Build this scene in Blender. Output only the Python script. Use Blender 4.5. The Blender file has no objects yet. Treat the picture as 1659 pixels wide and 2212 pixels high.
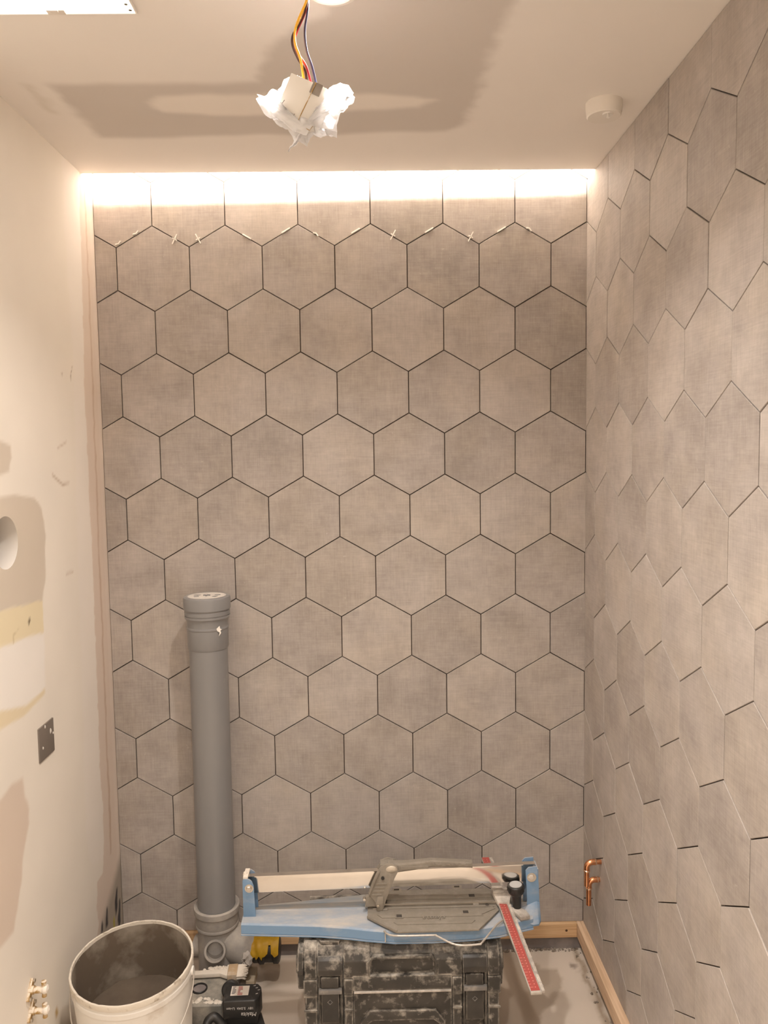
import bpy, bmesh, math, random
import numpy as np
from mathutils import Vector, Matrix, noise

S = bpy.context.scene
COL = S.collection
PI = math.pi
random.seed(7)

# ------------------------------------------------------------------ camera
cam_d = bpy.data.cameras.new('camera')
cam = bpy.data.objects.new('camera', cam_d); COL.objects.link(cam)
pitch, roll, yaw = -0.0777, 0.0145, -0.0162
R = Matrix.Rotation(yaw, 3, 'Z') @ Matrix.Rotation(pitch, 3, 'X') @ Matrix.Rotation(roll, 3, 'Y')
m = Matrix((R.col[0], R.col[2], -R.col[1])).transposed().to_4x4()
m.translation = (0.6491, -2.4365, 1.6321)
cam.matrix_world = m
cam_d.sensor_fit = 'HORIZONTAL'; cam_d.sensor_width = 36.0; cam_d.lens = 36.715
cam_d.clip_start = 0.02; cam_d.clip_end = 50
S.camera = cam

# ------------------------------------------------------------------ view, world
vs = S.view_settings
vs.view_transform = 'Standard'; vs.look = 'None'; vs.gamma = 1.0; vs.use_curve_mapping = False
vs.exposure = 0.05
W = bpy.data.worlds.new('World'); S.world = W; W.use_nodes = True
W.node_tree.nodes['Background'].inputs[0].default_value = (1.0, 0.86, 0.70, 1)
W.node_tree.nodes['Background'].inputs[1].default_value = 0.05

# ------------------------------------------------------------------ lamps of the room and added rear fill
XL, XR, YF, ZC, ZTOP = -0.175, 1.320, -3.40, 2.445, 2.565
SLOT = -0.086                      # the ceiling stops short of the back wall here
WARM = (1.0, 0.91, 0.835)

def area(name, loc, direction, sx, sy, watts, color=WARM, shape='RECTANGLE', spread=PI):
    d = bpy.data.lights.new(name, 'AREA'); d.shape = shape; d.size = sx
    if shape in ('RECTANGLE', 'ELLIPSE'): d.size_y = sy
    d.energy = watts; d.color = color; d.spread = spread
    o = bpy.data.objects.new(name, d); COL.objects.link(o)
    o.location = loc
    o.rotation_euler = Vector(direction).to_track_quat('-Z', 'Y').to_euler()
    return o

P_SLOT, P_DOWN, P_PANEL, P_REAR = 30.0, 9.8, 2.4, 13.6
strip = area('slot_strip_light', ((XL + XR) / 2, -0.118, 2.4780), (0, 0.75, 0.35), XR - XL - 0.02, 0.030, P_SLOT, (1.0, 0.90, 0.79))
strip.rotation_euler.rotate_axis('Z', 0.0); strip.rotation_euler = (Matrix.Rotation(0.006, 3, 'Y') @ strip.rotation_euler.to_matrix()).to_euler()
area('downlight_light', (0.592, -0.988, ZC - 0.006), (0, 0, -1), 0.07, 0.07, P_DOWN, WARM, 'DISK', 2.2)
area('panel_light', (0.04, -1.17, ZC - 0.0065), (0, 0, -1), 0.36, 0.48, P_PANEL, WARM)
for ry in (-2.00, -3.00):
    area('rear_fill_light', (0.592, ry, ZC - 0.006), (0, 0, -1), 0.07, 0.07, P_REAR, WARM, 'DISK', 2.2)  # unseen lamps behind the camera, added as fill for the lower walls
S.cycles.diffuse_bounces = 8; S.cycles.max_bounces = 14

# ------------------------------------------------------------------ materials
def srgb(r, g, b):
    f = lambda c: (c / 255 / 12.92) if c / 255 <= 0.04045 else ((c / 255 + 0.055) / 1.055) ** 2.4
    return (f(r), f(g), f(b))

class N:
    def __init__(s, name):
        s.m = bpy.data.materials.new(name); s.m.use_nodes = True
        s.t = s.m.node_tree; s.n = s.t.nodes; s.b = s.n['Principled BSDF']
    def add(s, t, **kw):
        n = s.n.new(t)
        for k, v in kw.items(): setattr(n, k, v)
        return n
    def link(s, a, b): s.t.links.new(a, b)
    def val(s, inp, v):
        if hasattr(v, 'links') or hasattr(v, 'is_linked'): s.link(v, inp)
        elif isinstance(v, (tuple, list)) and len(v) == 3 and inp.type == 'RGBA': inp.default_value = (*v, 1)
        else: inp.default_value = v
    def math(s, op, a, b=0.0, clamp=False):
        n = s.add('ShaderNodeMath', operation=op, use_clamp=clamp)
        s.val(n.inputs[0], a); s.val(n.inputs[1], b); return n.outputs[0]
    def mix(s, f, a, b, mode='MIX'):
        n = s.add('ShaderNodeMix', data_type='RGBA', blend_type=mode)
        s.val(n.inputs[0], f); s.val(n.inputs[6], a); s.val(n.inputs[7], b); return n.outputs[2]
    def coord(s, kind='Object', scale=(1, 1, 1), offset=None):
        c = s.add('ShaderNodeTexCoord').outputs[kind]
        if offset is not None:
            v = s.add('ShaderNodeVectorMath', operation='ADD'); s.link(c, v.inputs[0]); s.link(offset, v.inputs[1]); c = v.outputs[0]
        mp = s.add('ShaderNodeMapping'); mp.inputs['Scale'].default_value = scale
        s.link(c, mp.inputs[0]); return mp.outputs[0]
    def noise(s, vec, scale, detail=4, rough=0.55):
        n = s.add('ShaderNodeTexNoise'); n.inputs['Scale'].default_value = scale
        n.inputs['Detail'].default_value = detail; n.inputs['Roughness'].default_value = rough
        s.link(vec, n.inputs['Vector']); return n.outputs['Fac']
    def ramp(s, f, lo, hi):
        n = s.add('ShaderNodeMapRange'); n.clamp = True
        s.val(n.inputs[0], f); n.inputs[1].default_value = lo; n.inputs[2].default_value = hi; return n.outputs[0]
    def bump(s, h, strength, dist=0.002):
        n = s.add('ShaderNodeBump'); n.inputs['Strength'].default_value = strength; n.inputs['Distance'].default_value = dist
        s.link(h, n.inputs['Height']); s.link(n.outputs[0], s.b.inputs['Normal'])
    def up(s):
        g = s.add('ShaderNodeNewGeometry'); x = s.add('ShaderNodeSeparateXYZ'); s.link(g.outputs['Normal'], x.inputs[0]); return x.outputs[2]

def mat(name, col, rough=0.6, metal=0.0, col2=None, nscale=12, lo=0.4, hi=0.65, bump=0.0, bscale=150, attr=False,
        dust=None, dust_lo=0.45, dust_hi=0.65, dust_scale=25, dust_up=0.0, stretch=(1, 1, 1), edge=None, spec=0.5):
    k = N(name); b = k.b
    v = k.coord('Object', stretch)
    c = None
    if attr:
        a = k.add('ShaderNodeVertexColor', layer_name='paint'); c = a.outputs[0]
    if col2 is not None:
        f = k.ramp(k.noise(v, nscale, 5), lo, hi)
        c = k.mix(f, c if c is not None else col, col2)
    r = rough
    if dust is not None:
        h = k.noise(v, dust_scale, 8, 0.65)
        if dust_up:
            h = k.math('ADD', h, k.math('MULTIPLY', k.math('MAXIMUM', k.up(), 0.0), dust_up))
        f = k.ramp(h, dust_lo, dust_hi)
        if edge:
            bv = k.add('ShaderNodeBevel', samples=4); bv.inputs[0].default_value = edge
            g = k.add('ShaderNodeNewGeometry')
            dp = k.add('ShaderNodeVectorMath', operation='DOT_PRODUCT'); k.link(bv.outputs[0], dp.inputs[0]); k.link(g.outputs['Normal'], dp.inputs[1])
            e = k.ramp(k.math('SUBTRACT', 1.0, dp.outputs['Value']), 0.004, 0.07)
            e = k.math('MULTIPLY', e, k.ramp(k.noise(v, 34, 5, 0.7), 0.40, 0.62))
            f = k.math('MAXIMUM', f, e)
        c = k.mix(f, c if c is not None else col, dust)
        r = k.math('ADD', k.math('MULTIPLY', f, 0.85 - rough), rough)
        if metal:
            k.val(b.inputs['Metallic'], k.math('MULTIPLY', k.math('SUBTRACT', 1.0, f), metal))
    elif metal: b.inputs['Metallic'].default_value = metal
    k.val(b.inputs['Base Color'], c if c is not None else col)
    k.val(b.inputs['Roughness'], r)
    b.inputs['Specular IOR Level'].default_value = spec
    if bump: k.bump(k.noise(v, bscale, 6), bump)
    return k.m

def emit(name, col, strength):
    k = N(name); k.b.inputs['Base Color'].default_value = (0.8, 0.8, 0.8, 1)
    k.b.inputs['Emission Color'].default_value = (*col, 1); k.b.inputs['Emission Strength'].default_value = strength
    return k.m

def tile_material():
    k = N('taupe_linen_tile')
    oi = k.add('ShaderNodeObjectInfo'); rnd = oi.outputs['Random']
    off = k.math('MULTIPLY', rnd, 37.0)
    v = k.coord('Object', (1, 1, 1), off)
    vh = k.coord('Object', (16, 16, 300), off); vv = k.coord('Object', (300, 300, 16), off)
    wh = k.coord('Object', (30, 30, 620), off); wv = k.coord('Object', (620, 620, 30), off)
    blotch = k.noise(v, 9, 5, 0.6); small = k.noise(v, 42, 4, 0.65)
    hs = k.noise(vh, 1, 4, 0.65); vsn = k.noise(vv, 1, 4, 0.65); fine = k.noise(wh, 1, 2, 0.6); fine2 = k.noise(wv, 1, 2, 0.6)
    weave = k.math('MULTIPLY', k.math('ADD', k.math('MULTIPLY', k.math('ADD', hs, vsn), 1.5), k.math('MULTIPLY', k.math('ADD', fine, fine2), 0.5)), 0.25)
    t = k.math('ADD', k.math('MULTIPLY', blotch, 0.50), k.math('MULTIPLY', weave, 0.66))
    t = k.math('ADD', t, k.math('MULTIPLY', small, 0.20))
    t = k.math('ADD', t, k.math('MULTIPLY', k.math('SUBTRACT', rnd, 0.5), 0.13))
    t = k.math('SUBTRACT', t, 0.18)
    f = k.ramp(t, 0.33, 0.67)
    c = k.mix(f, TILE_DARK, TILE_LIGHT)
    warm = k.ramp(k.noise(v, 5, 3), 0.42, 0.64)
    c = k.mix(k.math('MULTIPLY', warm, 0.55), c, (1.0, 0.975, 0.91), 'MULTIPLY')
    specks = k.ramp(k.noise(v, 95, 2), 0.70, 0.76)
    c = k.mix(k.math('MULTIPLY', specks, 0.4), c, (0.55, 0.51, 0.47))
    k.val(k.b.inputs['Base Color'], c)
    k.b.inputs['Roughness'].default_value = 0.62
    k.b.inputs['Specular IOR Level'].default_value = 0.35
    k.bump(k.math('ADD', k.math('MULTIPLY', weave, 0.5), small), 0.16, 0.0012)
    return k.m

TILE_DARK, TILE_LIGHT = (0.300, 0.268, 0.247), (0.490, 0.447, 0.415)
M = {}
M['tile'] = tile_material()
M['adhesive'] = mat('dark_tile_adhesive', (0.085, 0.060, 0.046), 0.95)
M['wall_paint'] = mat('painted_plaster', (0.78, 0.73, 0.66), 0.8, attr=True, col2=None, bump=0.05, bscale=60)
M['ceiling_paint'] = mat('ceiling_plaster', (0.7, 0.66, 0.6), 0.85, attr=True, bump=0.04, bscale=50)
M['plain_plaster'] = mat('plain_plaster', (0.80, 0.765, 0.71), 0.85)
M['white_inside'] = mat('bare_slot_board', (0.42, 0.39, 0.36), 0.9)
M['duct_white'] = mat('white_duct', (0.74, 0.70, 0.65), 0.6)
M['floor'] = mat('dusty_concrete', (0.5, 0.45, 0.4), 0.9, attr=True, bump=0.15, bscale=70)
M['timber'] = mat('pine_batten', (0.62, 0.42, 0.24), 0.6, col2=(0.50, 0.31, 0.16), nscale=3, stretch=(2, 14, 60), bump=0.1)
M['timber_side'] = mat('pine_batten_dusty', (0.66, 0.48, 0.33), 0.7, col2=(0.52, 0.36, 0.23), nscale=3, stretch=(40, 2, 14), bump=0.1)
M['knot'] = mat('pine_knot', (0.08, 0.035, 0.015), 0.6)
M['membrane'] = mat('grey_membrane', (0.20, 0.175, 0.17), 0.7, col2=(0.27, 0.235, 0.22), nscale=18)
M['crumb'] = mat('mortar_crumbs', (0.30, 0.26, 0.22), 0.95, col2=(0.15, 0.12, 0.09), nscale=60)
M['pvc'] = mat('grey_pvc', (0.222, 0.220, 0.222), 0.36, dust=(0.45, 0.41, 0.36), dust_lo=0.66, dust_hi=0.9, dust_scale=9, dust_up=0.14)
M['pvc_dusty'] = mat('dusty_grey_pvc', (0.27, 0.255, 0.24), 0.55, dust=(0.46, 0.42, 0.37), dust_lo=0.45, dust_hi=0.8, dust_scale=14, dust_up=0.12, bump=0.06)
M['pvc_cap'] = mat('dusty_cap', (0.56, 0.53, 0.49), 0.8, dust=(0.3, 0.28, 0.26), dust_lo=0.62, dust_hi=0.75, dust_scale=40)
M['dark_hole'] = mat('dark_opening', (0.05, 0.043, 0.036), 0.9)  # also serves as painted-in shade for the cutter's slots
M['pvc_bore'] = mat('boss_bore', (0.14, 0.125, 0.11), 0.8)
M['plaster_spot'] = mat('white_plaster_splash', (0.75, 0.70, 0.63), 0.85)
M['copper'] = mat('copper_pipe', (0.86, 0.42, 0.22), 0.24, 1.0, col2=(0.62, 0.27, 0.13), nscale=22)
M['solder'] = mat('bright_solder', (0.95, 0.68, 0.48), 0.25, 1.0)
M['brass'] = mat('spattered_brass', (0.42, 0.27, 0.10), 0.4, 0.4, dust=(0.72, 0.64, 0.53), dust_lo=0.52, dust_hi=0.62, dust_scale=45, dust_up=0.12)
M['blue'] = mat('dusty_blue_paint', srgb(108, 138, 168), 0.5, dust=(0.46, 0.43, 0.39), dust_lo=0.52, dust_hi=1.0, dust_scale=9, dust_up=0.30, bump=0.03, stretch=(1, 2.4, 2.4))
M['blue_dusty'] = mat('dust_covered_blue_paint', srgb(126, 142, 156), 0.6, dust=(0.36, 0.335, 0.30), dust_lo=0.40, dust_hi=0.75, dust_scale=10, dust_up=0.12, stretch=(1, 3, 3))
M['steel'] = mat('shiny_rail_steel', (0.86, 0.84, 0.80), 0.14, 1.0, col2=(0.78, 0.75, 0.71), nscale=7)
M['steel_dull'] = mat('bright_bolt_steel', (0.62, 0.58, 0.52), 0.35, 1.0)
M['alu'] = mat('dusty_cast_aluminium', (0.36, 0.33, 0.285), 0.42, 0.8, dust=(0.215, 0.19, 0.155), dust_lo=0.33, dust_hi=0.62, dust_scale=16, dust_up=0.06, edge=0.0025, bump=0.08)
M['alu_bar'] = mat('scale_bar_aluminium', (0.55, 0.52, 0.48), 0.4, 0.8, dust=(0.40, 0.36, 0.31), dust_lo=0.45, dust_hi=0.7, dust_scale=50)
M['clamp'] = mat('plaster_caked_clamp', (0.30, 0.27, 0.24), 0.8, dust=(0.56, 0.51, 0.45), dust_lo=0.35, dust_hi=0.6, dust_scale=30, bump=0.2, bscale=90)
M['red'] = mat('red_scale_strip', srgb(164, 72, 66), 0.6, col2=srgb(154, 82, 74), nscale=40)
M['tick'] = mat('scale_marks', srgb(226, 150, 140), 0.6)
M['black_plastic'] = mat('black_plastic', (0.018, 0.017, 0.016), 0.45, dust=(0.16, 0.14, 0.12), dust_lo=0.60, dust_hi=0.85, dust_scale=20, dust_up=0.05)
M['knob_cap'] = mat('knob_cap_grey', (0.42, 0.42, 0.42), 0.3)
M['tool_box'] = mat('dust_caked_black_plastic', (0.030, 0.027, 0.023), 0.5, col2=(0.058, 0.051, 0.043), nscale=10, dust=(0.46, 0.42, 0.36), dust_lo=0.545, dust_hi=0.80, dust_scale=32, dust_up=0.15, edge=0.007, bump=0.12, bscale=60)
M['latch'] = mat('latch_black_plastic', (0.026, 0.023, 0.020), 0.45, col2=(0.055, 0.048, 0.04), nscale=14, dust=(0.42, 0.38, 0.32), dust_lo=0.60, dust_hi=0.85, dust_scale=28, dust_up=0.1, edge=0.004)
M['latch_bar'] = mat('latch_bar_grey', (0.16, 0.15, 0.14), 0.4, dust=(0.36, 0.33, 0.28), dust_lo=0.5, dust_hi=0.8, dust_scale=35)
M['bucket'] = mat('white_bucket_plastic', (0.73, 0.71, 0.665), 0.5, dust=(0.46, 0.38, 0.30), dust_lo=0.52, dust_hi=0.8, dust_scale=11, bump=0.08, bscale=40)
M['bucket_rim'] = mat('mortar_crusted_rim', (0.62, 0.57, 0.49), 0.7, dust=(0.30, 0.25, 0.19), dust_lo=0.52, dust_hi=0.68, dust_scale=30, bump=0.5, bscale=70)
M['mortar'] = mat('dark_mortar_coat', (0.125, 0.095, 0.068), 0.9, col2=(0.27, 0.235, 0.19), nscale=9, lo=0.50, hi=0.66, bump=0.3, bscale=45)
M['mortar_base'] = mat('dark_mortar_pool', (0.085, 0.064, 0.046), 0.9, col2=(0.12, 0.092, 0.066), nscale=10, bump=0.4, bscale=30)
M['wire'] = mat('galvanised_wire', (0.72, 0.70, 0.67), 0.3, 0.9)
M['white_plastic'] = mat('white_plastic', (0.80, 0.775, 0.73), 0.5)
M['fit_white'] = mat('white_ceiling_fitting', (0.80, 0.76, 0.70), 0.5)
M['yellow_wire'] = mat('yellow_insulation', srgb(244, 186, 60), 0.5)
M['brown_wire'] = mat('brown_insulation', srgb(70, 42, 40), 0.5)
M['red_wire'] = mat('red_insulation', srgb(180, 52, 58), 0.5)
M['blue_wire'] = mat('dark_blue_insulation', srgb(58, 62, 92), 0.5)
M['spring'] = mat('spring_steel', (0.35, 0.32, 0.29), 0.4, 0.8)
M['spacer'] = mat('white_spacer_plastic', (0.86, 0.83, 0.78), 0.5)
M['plate_grey'] = mat('grey_back_plate', (0.175, 0.148, 0.126), 0.6, dust=(0.36, 0.32, 0.27), dust_lo=0.66, dust_hi=0.74, dust_scale=45)
M['lens'] = emit('lamp_lens', (1.0, 0.93, 0.84), 14.0)
M['panel'] = emit('panel_diffuser', (1.0, 0.90, 0.76), 1.6)
M['panel_frame'] = mat('white_panel_frame', (0.86, 0.84, 0.80), 0.5)
M['clear'] = mat('frosted_clip', (0.75, 0.70, 0.64), 0.2)
M['yellow'] = mat('torn_yellow_plastic', srgb(226, 186, 48), 0.45, col2=srgb(206, 160, 30), nscale=25, bump=0.3, bscale=40)
M['tape'] = mat('crumpled_grey_tape', (0.42, 0.39, 0.36), 0.45, bump=0.6, bscale=70)
M['box_grey'] = mat('mortar_dusted_grey_plastic', (0.19, 0.185, 0.165), 0.6, dust=(0.40, 0.36, 0.30), dust_lo=0.42, dust_hi=0.68, dust_scale=22, dust_up=0.04, bump=0.15)
M['crust'] = mat('white_plaster_crust', (0.68, 0.62, 0.54), 0.9, bump=0.5, bscale=60)
M['wood_tan'] = mat('tan_wood', (0.46, 0.33, 0.20), 0.7, dust=(0.58, 0.50, 0.41), dust_lo=0.48, dust_hi=0.7, dust_scale=30)
M['block'] = mat('beige_block', (0.50, 0.42, 0.31), 0.85, bump=0.2)
M['red_cap'] = mat('dull_red_rubber', (0.30, 0.09, 0.07), 0.6)
M['sticker'] = mat('battery_sticker', (0.62, 0.56, 0.50), 0.6)
M['sticker_red'] = mat('sticker_red_print', srgb(150, 70, 62), 0.6)
M['print_dark'] = mat('dark_print', (0.06, 0.05, 0.05), 0.6)
M['print_grey'] = mat('grey_lettering', (0.50, 0.48, 0.46), 0.5)
M['film'] = None
def film():
    k = N('white_plastic_film'); b = k.b
    b.inputs['Base Color'].default_value = (0.95, 0.95, 0.95, 1); b.inputs['Roughness'].default_value = 0.35
    tr = k.add('ShaderNodeBsdfTranslucent'); tr.inputs[0].default_value = (0.96, 0.96, 0.97, 1)
    mx = k.add('ShaderNodeMixShader'); mx.inputs[0].default_value = 0.6
    out = k.n['Material Output']
    k.link(b.outputs[0], mx.inputs[1]); k.link(tr.outputs[0], mx.inputs[2]); k.link(mx.outputs[0], out.inputs[0])
    return k.m
M['film'] = film()

# ------------------------------------------------------------------ mesh helpers
class MB:
    def __init__(s): s.v = []; s.f = []
    def add(s, verts, faces, X=None):
        n = len(s.v)
        s.v += [tuple(X @ Vector(p)) if X is not None else tuple(p) for p in verts]
        s.f += [tuple(i + n for i in f) for f in faces]; return s
    def box(s, a, b, X=None):
        (x0, y0, z0), (x1, y1, z1) = a, b
        v = [(x0, y0, z0), (x1, y0, z0), (x1, y1, z0), (x0, y1, z0), (x0, y0, z1), (x1, y0, z1), (x1, y1, z1), (x0, y1, z1)]
        return s.add(v, [(0, 3, 2, 1), (4, 5, 6, 7), (0, 1, 5, 4), (1, 2, 6, 5), (2, 3, 7, 6), (3, 0, 4, 7)], X)
    def prism(s, poly, a, b, axis='z', X=None):
        n = len(poly)
        mk = {'z': lambda p, h: (p[0], p[1], h), 'y': lambda p, h: (p[0], h, p[1]), 'x': lambda p, h: (h, p[0], p[1])}[axis]
        v = [mk(p, a) for p in poly] + [mk(p, b) for p in poly]
        f = [tuple(range(n)), tuple(range(n, 2 * n))] + [(i, (i + 1) % n, (i + 1) % n + n, i + n) for i in range(n)]
        return s.add(v, f, X)
    def loft(s, rings, closed=True, caps=True, X=None):
        n = len(rings[0]); v = [p for r in rings for p in r]; f = []
        for k in range(len(rings) - 1):
            for i in range(n if closed else n - 1):
                j = (i + 1) % n; f.append((k * n + i, k * n + j, (k + 1) * n + j, (k + 1) * n + i))
        if caps: f += [tuple(range(n)), tuple(range((len(rings) - 1) * n, len(rings) * n))]
        return s.add(v, f, X)
    def tube(s, path, r, n=10, caps=True, X=None):
        P = [Vector(p) for p in path]; rings = []
        up = None
        for i, p in enumerate(P):
            t = (P[min(i + 1, len(P) - 1)] - P[max(i - 1, 0)]).normalized()
            if up is None:
                up = Vector((0, 0, 1)) if abs(t.z) < 0.9 else Vector((1, 0, 0))
            a = (up - t * up.dot(t)).normalized(); b = t.cross(a); up = a
            q = r[i] if isinstance(r, (list, tuple)) else r
            rings.append([tuple(p + a * (q * math.cos(2 * PI * k / n)) + b * (q * math.sin(2 * PI * k / n))) for k in range(n)])
        return s.loft(rings, True, caps, X)
    def lathe(s, prof, n=40, X=None, caps=True):
        rings = [[(r * math.cos(2 * PI * k / n), r * math.sin(2 * PI * k / n), z) for k in range(n)] for r, z in prof]
        return s.loft(rings, True, caps, X)
    def build(s, name, material, parent=None, bev=0.0, seg=2, smooth=35, origin=None):
        bm = bmesh.new()
        vs_ = [bm.verts.new(p) for p in s.v]
        for f in s.f:
            if len(set(f)) < 3: continue
            try: bm.faces.new([vs_[i] for i in f])
            except ValueError: pass
        bmesh.ops.recalc_face_normals(bm, faces=bm.faces)
        if bev:
            ed = [e for e in bm.edges if len(e.link_faces) == 2 and e.calc_face_angle(0) > math.radians(28)]
            bmesh.ops.bevel(bm, geom=ed, offset=bev, segments=seg, affect='EDGES', profile=0.6, clamp_overlap=True)
        if bev and seg <= 2 and smooth: smooth = min(smooth, 24)
        return finish(bm, name, material, parent, smooth, origin)

OFF = {}
def finish(bm, name, material, parent=None, smooth=35, origin=None):
    if parent is not None: o0 = OFF[parent.name]
    elif origin is not None: o0 = Vector(origin)
    else: o0 = Vector((0, 0, 0))
    bmesh.ops.translate(bm, verts=bm.verts, vec=-o0)
    me = bpy.data.meshes.new(name); bm.to_mesh(me); bm.free()
    if smooth:
        me.polygons.foreach_set('use_smooth', [True] * len(me.polygons))
        me.set_sharp_from_angle(angle=math.radians(smooth))
    for mm in (material if isinstance(material, (list, tuple)) else [material]): me.materials.append(mm)
    o = bpy.data.objects.new(name, me); COL.objects.link(o)
    if parent is not None: o.parent = parent
    else: o.location = o0
    OFF[o.name] = o0
    return o

def thing(name, label, cat, loc, group=None):
    o = bpy.data.objects.new(name, None); COL.objects.link(o); o.location = loc; o.empty_display_size = 0.05
    OFF[o.name] = Vector(loc)
    return tag(o, label, cat, group)
def tag(o, label, cat, group=None):
    o['label'] = label; o['category'] = cat
    if group: o['group'] = group
    return o
def structure(o): o['kind'] = 'structure'; return o
def stuff(o): o['kind'] = 'stuff'; return o
def T(x, y, z): return Matrix.Translation((x, y, z))
def Rm(a, ax): return Matrix.Rotation(a, 4, ax)

def text_shape(body, size, extrude, X, shear=0.0):
    cu = bpy.data.curves.new('lettering', 'FONT'); cu.body = body; cu.size = size; cu.extrude = extrude
    cu.align_x = 'CENTER'; cu.align_y = 'CENTER'; cu.resolution_u = 3; cu.shear = shear
    o = bpy.data.objects.new('lettering_source', cu); COL.objects.link(o)
    dg = bpy.context.evaluated_depsgraph_get(); me = o.evaluated_get(dg).to_mesh()
    k = MB(); k.add([v.co.copy() for v in me.vertices], [tuple(p.vertices) for p in me.polygons], X)
    o.evaluated_get(dg).to_mesh_clear(); bpy.data.objects.remove(o); bpy.data.curves.remove(cu)
    return k

# ---------------- painted grids: patches of paint / filler as vertex colours on the surface itself
def poly_dist(px, py, poly):
    poly = np.array(poly, float); n = len(poly)
    d = np.full(px.shape, 1e9); inside = np.zeros(px.shape, bool)
    for i in range(n):
        a = poly[i]; b = poly[(i + 1) % n]; e = b - a
        wx = px - a[0]; wy = py - a[1]
        t = np.clip((wx * e[0] + wy * e[1]) / max(e @ e, 1e-12), 0, 1)
        d = np.minimum(d, np.hypot(wx - t * e[0], wy - t * e[1]))
        c = ((a[1] > py) != (b[1] > py))
        with np.errstate(divide='ignore', invalid='ignore'):
            xi = a[0] + (py - a[1]) * e[0] / (e[1] if e[1] != 0 else 1e-12)
        inside ^= c & (px < xi)
    return np.where(inside, -d, d)
def vnoise(a, b, s, seed):
    return np.array([noise.fractal(Vector((x * s + seed, y * s - seed, seed * 0.37)), 1.0, 2.0, 3) for x, y in zip(a, b)])
def painted_grid(name, us, vs_, place, base, patches, material, jit=0.004, mottle=0.03, hole=None, seed=1.0, extra=None):
    U, V = np.meshgrid(us, vs_); u = U.ravel().copy(); v = V.ravel().copy()
    n1 = vnoise(u, v, 22, seed); n2 = vnoise(u, v, 5, seed + 3)
    col = np.tile(np.array(base, float), (len(u), 1))
    for poly, c, soft in patches:
        d = poly_dist(u + n1 * jit, v + n2 * jit, poly)
        w = np.clip(0.5 - d / max(soft, 1e-4), 0, 1); w = w * w * (3 - 2 * w)
        col = col * (1 - w[:, None]) + np.array(c)[None] * w[:, None]
    col *= (1 + mottle * n2)[:, None]
    nu, nv = len(us), len(vs_); faces = []
    dead = np.zeros(len(u), bool)
    if hole:
        hu, hv, hr = hole; d = np.hypot(u - hu, v - hv); dead = d < hr - 0.0015
        g = dead.reshape(len(vs_), len(us)); q = np.zeros_like(g)
        any_ = g[:-1, :-1] | g[1:, :-1] | g[:-1, 1:] | g[1:, 1:]
        for aa in (slice(0, -1), slice(1, None)):
            for bb in (slice(0, -1), slice(1, None)): q[aa, bb] |= any_
        near = (~dead) & q.ravel()
        k = hr / np.maximum(d, 1e-6); u = np.where(near, hu + (u - hu) * k, u); v = np.where(near, hv + (v - hv) * k, v)
    for j in range(nv - 1):
        for i in range(nu - 1):
            q = (j * nu + i, j * nu + i + 1, (j + 1) * nu + i + 1, (j + 1) * nu + i)
            if hole and any(dead[x] for x in q): continue
            faces.append(q)
    me = bpy.data.meshes.new(name)
    verts = [place(a, b) for a, b in zip(u, v)]
    ne = len(verts)
    if extra:
        ev, ef = extra; faces += [tuple(i + ne for i in f) for f in ef]; verts += ev
        col = np.vstack([col, np.tile(np.array(base, float), (len(ev), 1))])
    me.from_pydata(verts, [], faces); me.validate()
    a = me.color_attributes.new('paint', 'FLOAT_COLOR', 'POINT')
    a.data.foreach_set('color', np.hstack([col, np.ones((len(col), 1))]).astype(np.float32).ravel())
    me.materials.append(material)
    o = bpy.data.objects.new(name, me); COL.objects.link(o); OFF[o.name] = Vector((0, 0, 0))
    return structure(o)
def box_data(a, b):
    k = MB().box(a, b); return k.v, k.f

# ------------------------------------------------------------------ the room
# left wall: painted plaster, bare strip by the tiles, patches of filler
PAINT = (0.79, 0.745, 0.675)
bare = [(0.05, 2.7), (-0.100, 2.7), (-0.104, 2.45), (-0.106, 2.38), (-0.121, 2.011), (-0.135, 1.811), (-0.133, 1.61), (-0.131, 1.406), (-0.133, 1.2),
        (-0.139, 0.992), (-0.137, 0.851), (-0.146, 0.712), (-0.134, 0.578), (-0.142, 0.451), (-0.159, 0.381), (-0.207, 0.379), (-0.219, 0.309),
        (-0.211, 0.247), (-0.248, 0.2), (-0.29, 0.018), (-0.29, -0.1), (0.05, -0.1)]
band = [(-0.10, 2.7), (-0.232, 2.6), (-0.232, 2.242), (-0.209, 1.869), (-0.238, 1.482), (-0.245, 1.222), (-0.264, 0.828), (-0.278, 0.564), (-0.25, 0.452), (-0.10, 0.40)]
BARE = (0.68, 0.585, 0.51)
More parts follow.
